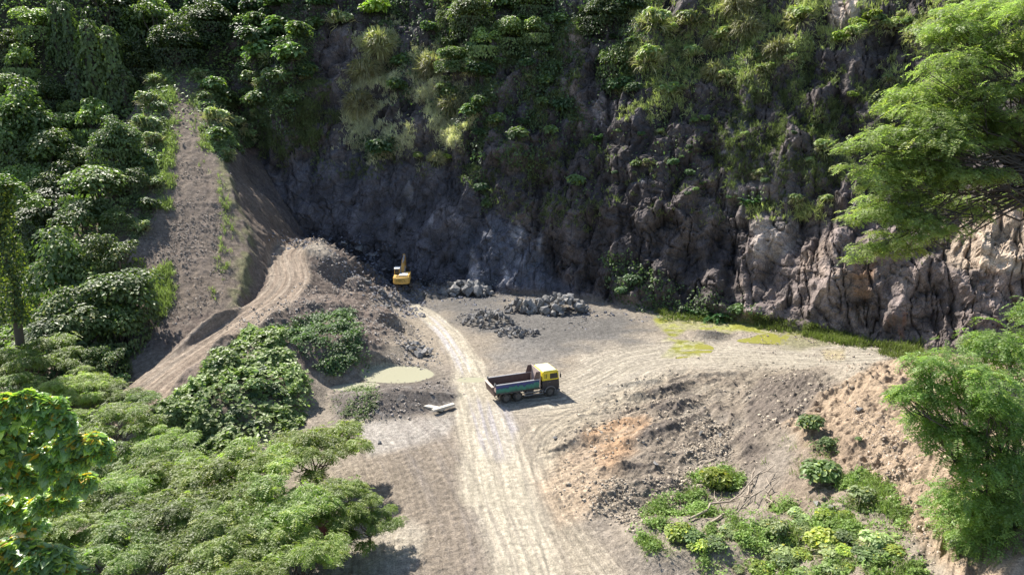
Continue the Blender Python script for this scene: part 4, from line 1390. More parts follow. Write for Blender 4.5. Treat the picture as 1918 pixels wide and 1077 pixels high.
ONE = [
    ('pale', 640, 36, 28, 'pale tufted shrub on the notch between promontory and straw grass'),
    ('lime', 700, 20, 34, 'bright green shrub at the very top above the straw grass'),
    ('straw', 708, 80, 34, 'straw coloured grass clump, upper one on the rib beside the promontory'),
    ('straw', 682, 130, 32, 'straw coloured grass clump, middle one on the rib beside the promontory'),
    ('straw', 668, 185, 30, 'straw coloured grass clump, lowest one on the rib beside the promontory'),
    ('straw', 808, 125, 34, 'big straw clump below the bright leafy tree on the cliff'),
    ('straw', 845, 195, 30, 'straw clump hanging over the dark wet slab'),
    ('bush', 755, 120, 26, 'green shrub in the gully between the two straw clumped ribs'),
    ('bush', 745, 165, 24, 'lower green shrub in the gully between the straw ribs'),
    ('dark', 712, 280, 32, 'low spreading dark shrub over the smooth blue grey face'),
    ('lime', 786, 294, 13, 'small lime green tuft beside the pale shrub on the dark face'),
    ('straw', 818, 296, 20, 'pale dry shrub perched on the lip of the smooth face'),
    ('lime', 838, 298, 12, 'little lime tuft at the right end of the pale dry shrub'),
    ('dark', 900, 355, 18, 'dark green shrub in the vertical crack above the rock piles'),
    ('bush', 908, 385, 13, 'lowest small shrub in the vertical crack above the rock piles'),
    ('bush', 1080, 340, 22, 'green shrub clinging to the dark face right of the crack'),
    ('fern', 1120, 250, 20, 'fern like plant beside the pale slab in the erosion gully'),
    ('bush', 1190, 308, 14, 'little bush on the dark rock below the erosion gully'),
    ('dark', 1262, 305, 14, 'dark little bush midway across the dark rock'),
    ('dark', 1294, 325, 13, 'dark little bush next along from the midway one'),
    ('bush', 1320, 222, 8, 'tiny green tuft on bare dark rock under the grassy hump'),
    ('fern', 1400, 372, 22, 'dark fern above the grassy ledge'),
    ('pale', 1420, 325, 16, 'pale bushy plant hanging above the dark fern'),
    ('pale', 1540, 275, 24, 'pale leafy shrub on rock beside the big spreading tree'),
    ('pale', 1517, 302, 12, 'smaller pale plant just below the leafy shrub by the spreading tree'),
    ('lime', 1596, 180, 13, 'small lime plant on the folded rock'),
    ('pale', 1662, 150, 14, 'narrow pale plant climbing the rock near the spreading tree'),
    ('lime', 1705, 168, 24, 'yellow green bush at the top of the folded rock'),
    ('lime', 1568, 76, 22, 'yellow lime bush under the bare tan slide'),
    ('pale', 1606, 62, 24, 'pale bush to the right of the yellow lime bush'),
    ('pale', 1490, 372, 16, 'upright pale plant standing on the grassy ledge'),
    ('pale', 1545, 372, 16, 'second upright plant on the grassy ledge, near the tree'),
    ('fern', 1340, 580, 32, 'large fern at the cliff foot beside the yellow algae'),
    ('fern', 1302, 578, 20, 'smaller fern at the cliff foot, left of the large one'),
    ('bush', 1382, 580, 20, 'light bush at the cliff foot right of the large fern'),
    ('dark', 1190, 525, 22, 'dark bush in the shaded corner of the cliff foot'),
    ('dark', 1165, 545, 14, 'small dark bush lowest in the shaded cliff corner'),
    ('bush', 1518, 792, 30, 'broad leaved creeper clump on the edge of the tan bank'),
    ('bush', 1548, 832, 16, 'small creeper sprig below the clump on the tan bank'),
    ('bush', 1535, 890, 44, 'leafy bush in the middle of the low bank above the stones'),
    ('lime', 1345, 895, 36, 'light green feathery patch of weed beside the dead branches'),
    ('pale', 1620, 930, 32, 'green bush at the foot of the tan slope'),
    ('bush', 1610, 820, 8, 'tiny green sprig alone on the tan slope'),
    ('pale', 1450, 990, 30, 'green weed clump below the dead branches'),
    ('lime', 1540, 1010, 40, 'yellow green weed clump at the centre of the low bank'),
    ('pale', 1640, 1010, 34, 'green weed clump nearest the stony foot of the tan slope'),
    ('lime', 1265, 995, 30, 'light green weed clump at the road end of the low bank'),
    ('pale', 1810, 1030, 26, 'pale tuft on the tan slope under the front tree'),
]
for k, px, py, r, lb in ONE:
    set_shrub(k, px, py, r, lb, None, 'fern' if k == 'fern' else 'shrub', 'fern' if k == 'fern' else 'shrub')
HUMP = 'grassy clumps on the upper cliff'
for px, py, r in [(1212, 110, 42), (1290, 42, 40), (1345, 72, 35), (1400, 50, 40), (1462, 92, 35), (1250, 168, 28), (1340, 132, 34), (1432, 130, 25), (1230, 40, 40), (1500, 30, 40), (1380, 5, 40), (1300, 100, 30), (1660, 50, 30), (1720, 62, 30), (1770, 30, 34), (1800, 120, 28)]:
    set_shrub('straw' if rng.random() < .35 else 'pale', px, py, r * .8, 'pale grassy clump on the upper cliff at the sunny end', HUMP, 'grass_clump', 'grass clump')
def scatter_scrub(poly, n, kinds, r0, r1, label, group, name='scrub_bush', cat='bush'):
    P_ = np.array(poly, float)
    k = 0
    while k < n:
        x, y = rng.uniform(P_[:, 0].min(), P_[:, 0].max()), rng.uniform(P_[:, 1].min(), P_[:, 1].max())
        ins = False
        for (x0, y0), (x1, y1) in zip(P_, np.roll(P_, -1, axis=0)):
            if (y0 > y) != (y1 > y) and x < x0 + (y - y0) / (y1 - y0) * (x1 - x0):
                ins = not ins
        if ins:
            set_shrub(kinds[rng.integers(len(kinds))], x, y, r0 + (r1 - r0) * rng.random() ** 1.6, label, group, name, cat, .15, .65 if name == 'weed_clump' else 1.0)
            k += 1


scatter_scrub([(750, 2), (1040, 2), (1065, 100), (1080, 260), (900, 280), (830, 200), (800, 60)], 44, ['bush', 'dark', 'dark', 'bush', 'pale'], 8, 30, 'green scrub bush on the shaded middle of the overgrown cliff', 'scrub on the middle cliff')
scatter_scrub([(1085, 2), (1190, 2), (1190, 170), (1130, 170)], 24, ['bush', 'dark', 'dark'], 10, 26, 'dark scrub bush beside the earth chute high on the cliff', 'scrub beside the chute')
scatter_scrub([(1190, 2), (1560, 2), (1480, 130), (1240, 190)], 32, ['pale', 'bush', 'pale', 'straw'], 7, 24, 'pale scrub bush on the sunny grassed cliff top', 'scrub on the grassy cliff top')
scatter_scrub([(1590, 50), (1680, 2), (1800, 2), (1790, 130), (1700, 80)], 18, ['pale', 'bush', 'lime'], 9, 22, 'pale scrub bush behind the spreading tree on the cliff top', 'scrub behind the spreading tree')
scatter_scrub([(250, 60), (430, 2), (640, 2), (520, 40), (400, 90)], 34, ['dark', 'dark', 'bush'], 14, 34, 'dark scrub bush on the shaded wall over the ramp head', 'scrub on the shaded wall')
scatter_scrub([(450, 60), (600, 40), (590, 150), (500, 240), (460, 180)], 26, ['bush', 'pale', 'dark'], 10, 22, 'small bush on the flank of the promontory', 'small bushes on the promontory')
scatter_scrub([(1100, 210), (1350, 190), (1560, 130), (1600, 330), (1400, 390), (1150, 330)], 30, ['dark', 'bush', 'pale'], 5, 11, 'tiny tuft rooted in a crack of the bare dark rock', 'tufts on the bare rock', 'rock_tuft', 'tuft')
scatter_scrub([(1210, 1000), (1450, 960), (1620, 930), (1700, 1010), (1700, 1075), (1400, 1075)], 60, ['pale', 'lime', 'pale', 'bush'], 10, 34, 'small green weed clump on the low bank by the road', 'weed clumps on the low bank', 'weed_clump', 'weed')
scatter_scrub([(290, 800), (430, 660), (530, 650), (580, 760), (420, 840)], 22, ['bush', 'bush', 'pale', 'dark'], 10, 24, 'leafy mound in the creeper on the bank below the track', 'leafy mounds in the creeper', 'creeper_mound', 'creeper')
scatter_scrub([(0, 620), (240, 650), (240, 720), (190, 770), (0, 760)], 30, ['bush', 'dark', 'dark'], 18, 34, 'low bush filling the mouth of the hollow', 'low bushes in the hollow')  # mostly dark leaves, so the hollow's shade sits in their colour
for k, px, py, r, lb in [('broad', 955, 70, 42, 'bright leafy tree with sunlit rounded crown high on the cliff'), ('loose', 905, 85, 34, 'light leafy tree beside the bright rounded crown on the cliff'), ('loose', 1005, 62, 30, 'leafy tree on the far flank of the bright rounded crown'),
                         ('broad', 850, 112, 36, 'leafy tree above the big straw clump on the cliff'), ('dense', 880, 30, 40, 'dark tree at the top of the cliff above the leafy group'), ('dense', 1000, 10, 44, 'dark tree at the very top over the bright rounded crown'),
                         ('round', 835, 40, 20, 'slim small tree with a flat pale top on the cliff'), ('dense', 1130, 30, 44, 'dark bushy tree at the top beside the erosion gully'), ('round', 1150, 120, 36, 'dark bushy tree beside the erosion gully, lower one')]:
    set_tree(k, px, py, r, lb)
# ------------------------------------------------------------------ feathery trees around the camera
FT = []


def feather_proto(R, seed):
    lobes = []
    for i in range(13):
        a, q = i * 2.399, math.sqrt((i + .3) / 13) * R * .98
        lobes.append((np.array([math.cos(a) * q, math.sin(a) * q, 3.6 + (1 - (q / R) ** 2) * 1.3 + rng.normal(0, .55)]), R * (.20 + .11 * rng.random())))
    return feather_tree(lobes, (0, 0, 0), (0.1, 0, 1.6), FEATH * (.95 + .12 * seed), 20, .72, .16, 'feathery_tree', .34, .07)


FP = [feather_proto(4.3, 0), feather_proto(4.0, 1), feather_proto(4.4, -1)]
fused = set()
FTREES = [
    (590, 845, 92, 3.6, 'feathery tree reaching furthest toward the dump truck, beside the creeper bank'),
    (480, 880, 105, 3.8, 'feathery tree directly below the creeper bank'),
    (375, 905, 105, 4.0, 'feathery tree between the creeper bank and the broad leaved vine'),
    (285, 870, 85, 3.8, 'feathery tree next to the broad leaved vine, behind the dark gap'),
    (520, 960, 112, 4.0, 'feathery tree in the middle of the grove, above the bare dirt edge'),
    (405, 990, 112, 4.2, 'feathery tree above the faded red sheet'),
    (625, 945, 80, 3.4, 'feathery tree on the bare dirt edge of the grove'),
    (560, 1045, 100, 3.6, 'feathery tree at the bottom of the picture beside the blue drum'),
    (290, 985, 105, 4.2, 'feathery tree with dark gaps beside the red sheet'),
    (205, 930, 85, 4.0, 'shaded feathery tree below the broad leaved vine'),
    (430, 1085, 110, 4.0, 'feathery tree cut by the bottom of the picture under the red sheet'),
    (190, 1040, 105, 4.4, 'dark feathery tree at the bottom next to the lower broad leaved vine'),
    (205, 795, 80, 4.2, 'feathery tree behind the tip of the broad leaved vine'),
    (125, 735, 66, 4.4, 'feathery tree at the foot of the hollow, right of the flat topped one'),
    (52, 672, 84, 5.2, 'flat topped pale feathery tree at the mouth of the hollow'),
    (20, 730, 60, 4.6, 'small feathery tree under the flat topped one'),
    (690, 975, 62, 2.2, 'low bright feathery tree at the tip of the grove nearest the road'),
    (70, 945, 95, 5.0, 'feathery tree behind the stems of the broad leaved vine'),
    (115, 1020, 95, 4.6, 'shaded feathery tree under the broad leaved vine stems'),
    (15, 1040, 90, 5.0, 'feathery tree in the bottom corner behind the lower vine clump'),
    (150, 870, 80, 4.6, 'feathery tree next to the hanging tip of the broad leaved vine'),
    (50, 870, 90, 5.4, 'feathery tree behind the upper mass of the broad leaved vine'),
    (150, 720, 60, 3.6, 'feathery tree between the flat topped one and the dirt track'),
    (205, 745, 50, 3.4, 'little feathery tree where the dirt track vanishes behind the grove'),
    (255, 755, 46, 3.2, 'small feathery tree overlapping the lower end of the dirt track'),
    (310, 830, 60, 3.4, 'feathery tree on the lower edge of the creeper bank'),
]
for i, (px, py, r, z, lb) in enumerate(FTREES):
    c = unproj(px, py, z)
    dep = c[1] * CP - (c[2] - CZ) * SP
    s = r * dep / F / 4.2
    k = i % 3
    loc, rz = (c[0], c[1], c[2] - 3.9 * s), rng.random() * 6.283
    if k in fused:
        o = copy_thing(FP[k], loc, rz, s)
    else:
        fused.add(k)
        o = FP[k]
        o.location, o.rotation_euler, o.scale = loc, (0, 0, rz), (s, s, s)
    tag(o, lb, 'tree', 'feathery trees of the near grove')


def pix_lobes(L, Y, extra=0):
    out = []
    for px, py, r, *d in L:
        c = unproj(px, py, Y=Y + (d[0] if d else 0))
        dep = c[1] * CP - (c[2] - CZ) * SP
        R_ = r * dep / F
        out.append((c, R_ * .85))
        for _ in range(extra):
            out.append((c + unit(rvec(1))[0] * R_ * np.array([1, 1, .6]) * rng.uniform(.5, 1.0), R_ * rng.uniform(.3, .55)))
    return out


lb_ = pix_lobes([(1780, 690, 62, 1), (1860, 655, 62, 2), (1920, 690, 70, 1), (1735, 730, 44), (1810, 770, 70, -.5), (1890, 800, 75, -.5), (1780, 830, 60, -1), (1850, 880, 78, -1.2), (1800, 935, 56, -1.5), (1890, 960, 78, -2), (1850, 1030, 62, -2.2), (1930, 1060, 80, -2.5), (1905, 880, 60, 1.5), (1945, 600, 60, 3), (1700, 740, 34), (1730, 800, 46), (1745, 690, 40), (1850, 730, 70, -1), (1870, 1000, 70, -1), (1830, 960, 60), (1790, 1000, 44), (1830, 1070, 60), (1900, 1030, 70)], 36, 2)
bse = unproj(1915, 1110, Y=36)
front = feather_tree(lb_, (bse[0], bse[1], ground_z(bse[0], bse[1])), unproj(1900, 960, Y=36.2), np.array((.175, .25, .075)), 15, .62, .26, 'front_feathery_tree', .75, .10)
tag(front, 'tall feathery tree close to the camera in front of the tan slope', 'tree')

lb2 = pix_lobes([(1870, 20, 80, 4), (1800, 60, 70, 2), (1900, 90, 80), (1790, 120, 70, -1), (1720, 215, 70), (1790, 190, 76, 2), (1880, 180, 82, -2), (1660, 262, 62), (1750, 270, 80, -2), (1850, 260, 80, 2), (1920, 240, 70), (1640, 330, 56, -1), (1710, 345, 80, 1), (1800, 335, 62, -3), (1650, 400, 62), (1725, 420, 66, -2), (1800, 385, 60, 2), (1625, 470, 42, -1), (1680, 468, 55), (1900, 370, 52, 3), (1930, 30, 80, -2), (1860, 330, 50, -3), (1700, 180, 50, 2), (1740, 310, 60), (1600, 275, 34, -1), (1690, 400, 60), (1760, 60, 50, 3), (1830, 215, 60, 1), (1770, 235, 60, -2), (1690, 300, 56), (2000, 120, 90, 2), (2080, 200, 95, 1), (2010, 260, 90, 3), (2120, 320, 90, 3), (2020, 20, 90, 1), (2190, 250, 80, 2)], 60, 3)
b2 = unproj(2200, 640, Y=64)
big = feather_tree(lb2, (b2[0], b2[1], ground_z(b2[0], b2[1])), unproj(2020, 330, Y=61), np.array((.33, .385, .15)), 6.2, .80, .62, 'spreading_tree', .40, .12)
tag(big, 'large spreading tree with flat feathery layers over the sunlit rock face', 'tree')

# broad leaved vine on two tall stems at the near corner: leaves large enough to see one by one
def leaf6(Lv, P, N, A, L, col):
    """Heart shaped leaf folded along its midrib, as two quads."""
    N = unit(N)
    A = unit(A - N * (A * N).sum(-1, keepdims=True))
    B = np.cross(N, A)
    L = L[:, None]
    for s in (-1, 1):
        q = np.stack([P, P + B * s * L * .40 - A * L * .08 + N * L * .10, P + B * s * L * .36 + A * L * .38 + N * L * .09, P + A * L * .85 - N * L * .16], 1)
        Lv.quads(q if s > 0 else q[:, ::-1], col)


def corner_vine(lobes, Yd, base_pix, label):
    L3 = pix_lobes(lobes, Yd, 2)
    b = unproj(*base_pix, Y=Yd)
    o = np.array([b[0], b[1], ground_z(b[0], b[1])])
    t = root('broad_leaved_vine', o)
    Lv = Leaves()
    for c, r in L3:
        n = int(480 * max(r, .6) ** 2) + 110
        d = unit(rvec(n))
        d[:, 2] = np.where(d[:, 2] < -.5, -d[:, 2], d[:, 2])
        P = c - o + d * (r * (.45 + .6 * rng.random(n) ** .6))[:, None]
        N = unit(d * .4 + np.array([-.05, .12, .85]) + rvec(n, .38))
        A = d * .7 + np.array([0, -.2, -.55]) + rvec(n, .4)
        q = rng.random((n, 1))
        top = (d[:, 2:] > .2)
        tone = np.where((q < .10) & top, np.array((.55, .36, .04)), np.where(q < .30, np.array((.38, .48, .09)), np.array((.20, .30, .11)))) * (.75 + .5 * rng.random((n, 1)))
        leaf6(Lv, P, N, A, .34 * (.5 + .8 * rng.random(n)), tone)
    Lv.build('crown', M_VINE, t)
    paths = []
    for c, r in L3[:1]:
        paths.append((bend((rng.normal(0, .2), rng.normal(0, .2), -1), c - o, 9, .08), np.linspace(.14, .04, 9)))
    link('trunk', tubes_mesh('trunk', paths), M_BARK, t)
    tag(t, label, 'vine tree')


corner_vine([(20, 785, 40), (70, 762, 28), (105, 790, 30), (35, 835, 42, .6), (90, 850, 30, .6), (5, 890, 44, .5), (135, 835, 26), (172, 832, 20), (110, 885, 30, .5), (55, 900, 32, 1), (85, 945, 26, 1.5), (20, 955, 34, 2), (150, 865, 18), (188, 852, 16), (155, 905, 20, .5), (60, 985, 26, 2.5), (120, 940, 20, 1.5), (-15, 840, 50), (50, 745, 16), (12, 752, 16), (95, 760, 14), (130, 905, 22, 1)], 24, (-260, 1090), 'broad leaved vine with yellow and orange leaves climbing over the near corner tree')
corner_vine([(20, 1040, 40), (60, 1060, 44), (100, 1050, 30), (-10, 1080, 60), (110, 1085, 40)], 21, (40, 1150), 'lower clump of broad vine leaves at the bottom corner')
# ------------------------------------------------------------------ simple solids for machines
import bmesh


def paint(name, rgb, rough=.5, metal=0.0, dirt=.35, scale=6.0):
    """Painted or bare metal dulled by blotchy dust."""
    m, nt, b = mat(name)
    tc = nt.nodes.new('ShaderNodeTexCoord')
    n = nt.nodes.new('ShaderNodeTexNoise')
    n.inputs['Scale'].default_value = scale
    n.inputs['Detail'].default_value = 6
    nt.links.new(tc.outputs['Object'], n.inputs['Vector'])
    r = nt.nodes.new('ShaderNodeMapRange')
    r.inputs['From Min'].default_value, r.inputs['From Max'].default_value = .45, .75
    r.inputs['To Max'].default_value = dirt
    nt.links.new(n.outputs['Fac'], r.inputs['Value'])
    mx = nt.nodes.new('ShaderNodeMix')
    mx.data_type = 'RGBA'
    mx.inputs['A'].default_value = (*rgb, 1)
    mx.inputs['B'].default_value = (.20, .165, .125, 1)
    nt.links.new(r.outputs['Result'], mx.inputs['Factor'])
    nt.links.new(mx.outputs['Result'], b.inputs['Base Color'])
    b.inputs['Roughness'].default_value = rough
    b.inputs['Metallic'].default_value = metal
    return m


class Solid:
    def __init__(self):
        self.bm = bmesh.new()

    def box(self, x0, x1, y0, y1, z0, z1, bev=.03, taper=None):
        """taper: function(co) -> new co applied to the corners."""
        tmp = bmesh.new()
        g = bmesh.ops.create_cube(tmp, size=1)
        for v in tmp.verts:
            v.co = Vector((lerp(x0, x1, v.co.x + .5), lerp(y0, y1, v.co.y + .5), lerp(z0, z1, v.co.z + .5)))
            if taper:
                v.co = Vector(taper(v.co))
        if bev:
            bmesh.ops.bevel(tmp, geom=tmp.edges[:], offset=bev, segments=2, affect='EDGES', profile=.6)
        self._join(tmp)
        return self

    def prism(self, prof, y0, y1, bev=.02):
        """Outline in x-z pushed from y0 to y1."""
        tmp = bmesh.new()
        a = [tmp.verts.new((x, y0, z)) for x, z in prof]
        b = [tmp.verts.new((x, y1, z)) for x, z in prof]
        n = len(prof)
        tmp.faces.new(a)
        tmp.faces.new(b[::-1])
        for i in range(n):
            tmp.faces.new((a[i], b[i], b[(i + 1) % n], a[(i + 1) % n]))
        bmesh.ops.recalc_face_normals(tmp, faces=tmp.faces[:])
        if bev:
            bmesh.ops.bevel(tmp, geom=tmp.edges[:], offset=bev, segments=1, affect='EDGES')
        self._join(tmp)
        return self

    def cyl(self, c, r, w, axis='Y', seg=24, r2=None, bev=0):
        tmp = bmesh.new()
        bmesh.ops.create_cone(tmp, cap_ends=True, segments=seg, radius1=r, radius2=r if r2 is None else r2, depth=w)
        if bev:
            bmesh.ops.bevel(tmp, geom=[e for e in tmp.edges if abs(e.verts[0].co.z - e.verts[1].co.z) < 1e-5], offset=bev, segments=2, affect='EDGES')
        R = {'Y': Matrix.Rotation(math.pi / 2, 4, 'X'), 'X': Matrix.Rotation(math.pi / 2, 4, 'Y'), 'Z': Matrix.Identity(4)}[axis]
        bmesh.ops.transform(tmp, matrix=Matrix.Translation(c) @ R, verts=tmp.verts)
        self._join(tmp)
        return self

    def bar(self, a, b, r, seg=8):
        a, b = Vector(a), Vector(b)
        tmp = bmesh.new()
        bmesh.ops.create_cone(tmp, cap_ends=True, segments=seg, radius1=r, radius2=r, depth=(b - a).length)
        M = Matrix.Translation((a + b) / 2) @ (b - a).to_track_quat('Z', 'Y').to_matrix().to_4x4()
        bmesh.ops.transform(tmp, matrix=M, verts=tmp.verts)
        self._join(tmp)
        return self

    def _join(self, tmp):
        me = bpy.data.meshes.new('tmp')
        tmp.to_mesh(me)
        tmp.free()
        self.bm.from_mesh(me)
        bpy.data.meshes.remove(me)

    def out(self, name, m, parent=None, loc=None, rot=None):
        me = bpy.data.meshes.new(name)
        self.bm.to_mesh(me)
        self.bm.free()
        o = link(name, me, m, parent)
        if loc is not None:
            o.location = loc
        if rot is not None:
            o.rotation_euler = rot
        return o


# ------------------------------------------------------------------ dump truck
M_TYRE = paint('tyre_rubber', (.028, .027, .026), .85, 0, .5, 5)
M_RIM = paint('wheel_rim', (.10, .10, .10), .6, .3, .7)
M_CHAS = paint('chassis_black', (.03, .03, .032), .6, .2, .6)
M_YEL = paint('cab_yellow', (.78, .62, .035), .38, 0, .18)
M_ROOF_GLARE = paint('roof_glare', (.80, .74, .42), .42, 0, .15)  # cab yellow paled: sun glare on the roof put into the colour
M_NAVY = paint('cab_navy', (.012, .016, .028), .3, 0, .04)
M_GLASS, _n, _b = mat('dark_glass')
_b.inputs['Base Color'].default_value = (.02, .025, .03, 1)
_b.inputs['Roughness'].default_value = .06
M_RUST = paint('rusty_bed_steel', (.13, .085, .075), .75, .1, .6, 3)
M_WORN = paint('worn_pale_steel', (.50, .40, .35), .55, .1, .5, 3)
M_RAIL = paint('bright_rail', (.52, .52, .54), .4, .4, .25)
M_GREY = paint('fender_grey', (.16, .16, .165), .6, 0, .4)

M_MURAL, nt, b_ = mat('side_mural')
tc = nt.nodes.new('ShaderNodeTexCoord')
sx = nt.nodes.new('ShaderNodeSeparateXYZ')
nt.links.new(tc.outputs['Object'], sx.inputs[0])
nz = nt.nodes.new('ShaderNodeTexNoise')
nz.inputs['Scale'].default_value = 2.2
nz.inputs['Detail'].default_value = 5
mp = nt.nodes.new('ShaderNodeMapping')
mp.inputs['Scale'].default_value = (1.6, 1, .35)
nt.links.new(tc.outputs['Object'], mp.inputs[0])
nt.links.new(mp.outputs[0], nz.inputs['Vector'])
ma = nt.nodes.new('ShaderNodeMath')
ma.operation = 'MULTIPLY_ADD'
nt.links.new(nz.outputs['Fac'], ma.inputs[0])
ma.inputs[1].default_value = .75
nt.links.new(sx.outputs['Z'], ma.inputs[2])
cr = nt.nodes.new('ShaderNodeValToRGB')
mr_ = nt.nodes.new('ShaderNodeMapRange')
mr_.inputs['From Min'].default_value, mr_.inputs['From Max'].default_value = 1.45, 2.25
nt.links.new(ma.outputs[0], mr_.inputs['Value'])
nt.links.new(mr_.outputs[0], cr.inputs['Fac'])
e = cr.color_ramp.elements
e[0].position, e[0].color = 0.0, (.035, .11, .085, 1)
e[1].position, e[1].color = 1.0, (.045, .055, .16, 1)
for p_, c_ in ((.30, (.030, .20, .135, 1)), (.52, (.03, .16, .17, 1)), (.60, (.02, .035, .10, 1)), (.78, (.035, .06, .22, 1))):
    q_ = e.new(p_)
    q_.color = c_
nt.links.new(cr.outputs[0], b_.inputs['Base Color'])
b_.inputs['Roughness'].default_value = .5

wa = unproj(948, 754, 0.05)
wb = unproj(1022, 742.5, 0.05)
head = math.atan2(wb[1] - wa[1], wb[0] - wa[0])
tl = (wa[0] - math.sin(head) * 1.0, wa[1] + math.cos(head) * 1.0)
truck = root('dump_truck', (tl[0], tl[1], ground_z(*tl) + .02), head, 1.07)
tag(truck, 'dump truck with yellow and navy cab and empty tipper bed on the haul road', 'truck')
s = Solid()
for y in (-.38, .38):
    s.box(-1.0, 4.95, y - .06, y + .06, .62, .86, .01)
for x in (-.9, .55, 1.7, 2.9, 4.2):
    s.box(x - .05, x + .05, -.319, .319, .66, .82, 0)
s.cyl((0, 0, .46), .09, 1.9).cyl((1.15, 0, .46), .09, 1.9).cyl((4.4, 0, .46), .08, 1.9)
s.box(-.25, .25, -.3, .3, .28, .62, .06).box(.9, 1.4, -.3, .3, .28, .62, .06)
s.out('chassis', M_CHAS, truck)
for x in (0, 1.15, 4.4):
    for y in (-1, 1):
        dual = x < 3
        w = .50 if dual else .27
        ty = Solid()
        if dual:
            ty.cyl((0, -.125, 0), .46, .22, bev=.05).cyl((0, .125, 0), .46, .22, bev=.05)
        else:
            ty.cyl((0, 0, 0), .46, .26, bev=.06)
        wh = root('wheel', (x, y * (1.06 - w / 2), .46))
        wh.parent = truck
        ty.out('tyre', M_TYRE, wh)
        rm = Solid()
        o_ = y * (w / 2 + .004)
        rm.cyl((0, o_, 0), .27, .035, bev=.01).cyl((0, o_ + y * (.02 if dual else .045), 0), .13, .08, bev=.02)
        for k in range(8):
            a = k * math.pi / 4
            rm.cyl((math.cos(a) * .19, o_ + y * .025, math.sin(a) * .19), .018, .03, seg=8)
        rm.out('rim', M_RIM, wh)
# bed: floor, sides with posts, headboard with wings, tailgate
s = Solid()
s.box(-1.05, 3.30, -1.02, 1.02, 1.00, 1.10, .01)
for x in np.arange(-.8, 3.2, .45):
    s.box(x - .04, x + .04, -.95, .95, .88, .999, 0)
for y in (-.36, .36):
    s.box(-1.0, 3.2, y - .05, y + .05, .862, .998, 0)
bed = s.out('bed', M_RUST, truck)
for y in (-1, 1):
    pn = Solid().prism([(-1.02, 1.05), (3.28, 1.05), (3.28, 1.83), (-1.02, 1.83)], y * 1.024, y * 1.075, .006).out('side_panel', M_MURAL if y < 0 else M_RUST, bed)
    Solid().box(-1.02, 3.28, min(y * .985, y * 1.105), max(y * .985, y * 1.105), 1.833, 1.90, .015).out('top_rail', M_RAIL, bed)
    inn = Solid().box(-1.0, 3.27, min(y * .985, y * 1.02), max(y * .985, y * 1.02), 1.105, 1.829, .004)
    inn.out('inner_lining', M_RUST, bed)
    po = Solid()
    for x in (-1.0, -.05, 1.0, 2.05, 3.05):
        po.box(x - .045, x + .045, min(y * 1.078, y * 1.10), max(y * 1.078, y * 1.10), 1.04, 1.83, .008)
    po.out('side_post', M_MURAL if y < 0 else M_RUST, bed)
    Solid().prism([(2.72, 1.905), (3.30, 1.905), (3.30, 2.62), (2.95, 2.62)], min(y * .99, y * 1.04), max(y * .99, y * 1.04), .008).out('wing', M_RUST, bed)
hb = Solid().box(3.305, 3.37, -1.08, 1.08, 1.00, 2.64, .01)
for y in (-.7, -.25, .25, .7):
    hb.box(3.373, 3.43, y - .05, y + .05, 1.1, 2.5, .01)
hb.out('headboard', M_WORN, bed)
tg = Solid().box(-1.20, -1.06, -1.06, 1.06, .80, 1.70, .01, lambda c: (c.x - .22 * (c.z - .8), c.y, c.z))
tg.out('tailgate', M_RUST, bed)
Solid().box(-1.46, -1.20, -1.07, 1.07, 1.703, 1.75, .01).out('tailgate_ledge', M_WORN, bed)
for y in (-1.0, 1.0):
    Solid().box(-1.16, -1.04, y - .07, y + .07, 1.76, 2.05, .02).out('hinge_post', M_GREY, bed)
# cab
cab = Solid().prism([(3.58, .72), (5.28, .60), (5.34, 1.0), (5.30, 1.62), (3.58, 1.62)], -1.05, 1.05, .035).out('cab', M_NAVY, truck)
up = Solid().prism([(3.58, 1.625), (5.30, 1.625), (5.20, 2.44), (5.10, 2.51), (3.66, 2.52), (3.58, 2.44)], -1.045, 1.045, .03).out('cab_top', M_YEL, cab)
Solid().prism([(3.66, 2.524), (5.08, 2.524), (5.0, 2.575), (3.74, 2.585)], -1.0, 1.0, .03).out('roof', M_ROOF_GLARE, cab)
for y in (-1, 1):
    Solid().prism([(4.34, 1.76), (5.18, 1.76), (5.10, 2.28), (4.34, 2.28)], min(y * 1.046, y * 1.054), max(y * 1.046, y * 1.054), 0).out('side_window', M_GLASS, cab)
    v = Solid()
    for x in (3.84, 4.0):
        v.box(x - .035, x + .035, min(y * 1.046, y * 1.056), max(y * 1.046, y * 1.056), 1.85, 2.28, 0)
    v.out('vent', M_CHAS, cab)
    d = Solid()
    d.box(4.14, 4.155, min(y * 1.051, y * 1.056), max(y * 1.051, y * 1.056), .95, 2.4, 0)
    d.box(4.24, 4.40, min(y * 1.052, y * 1.075), max(y * 1.052, y * 1.075), 1.42, 1.47, .005)
    d.out('door_handle', M_GREY, cab)
    f = Solid()
    pts = [(4.4 + .60 * math.cos(a), .46 + .60 * math.sin(a)) for a in np.linspace(.05, math.pi - .05, 11)]
    pts += [(4.4 + .52 * math.cos(a), .46 + .52 * math.sin(a)) for a in np.linspace(math.pi - .05, .05, 11)]
    f.prism(pts, min(y * .80, y * 1.10), max(y * .80, y * 1.10), 0).out('fender', M_GREY, cab)
    mi = Solid().bar((5.0, y * 1.05, 2.42), (5.30, y * 1.30, 2.45), .02).bar((5.30, y * 1.30, 2.45), (5.32, y * 1.30, 2.05), .02)
    mi.box(5.27, 5.35, y * 1.30 - .10, y * 1.30 + .10, 1.88, 2.25, .02)
    mi.out('mirror', M_CHAS, cab)
Solid().prism([(5.296, 1.70), (5.316, 1.70), (5.232, 2.40), (5.212, 2.40)], -.92, .92, 0).out('windscreen', M_GLASS, cab)
Solid().box(5.10, 5.42, -1.06, 1.06, .34, .595, .04).out('bumper', M_GREY, truck)
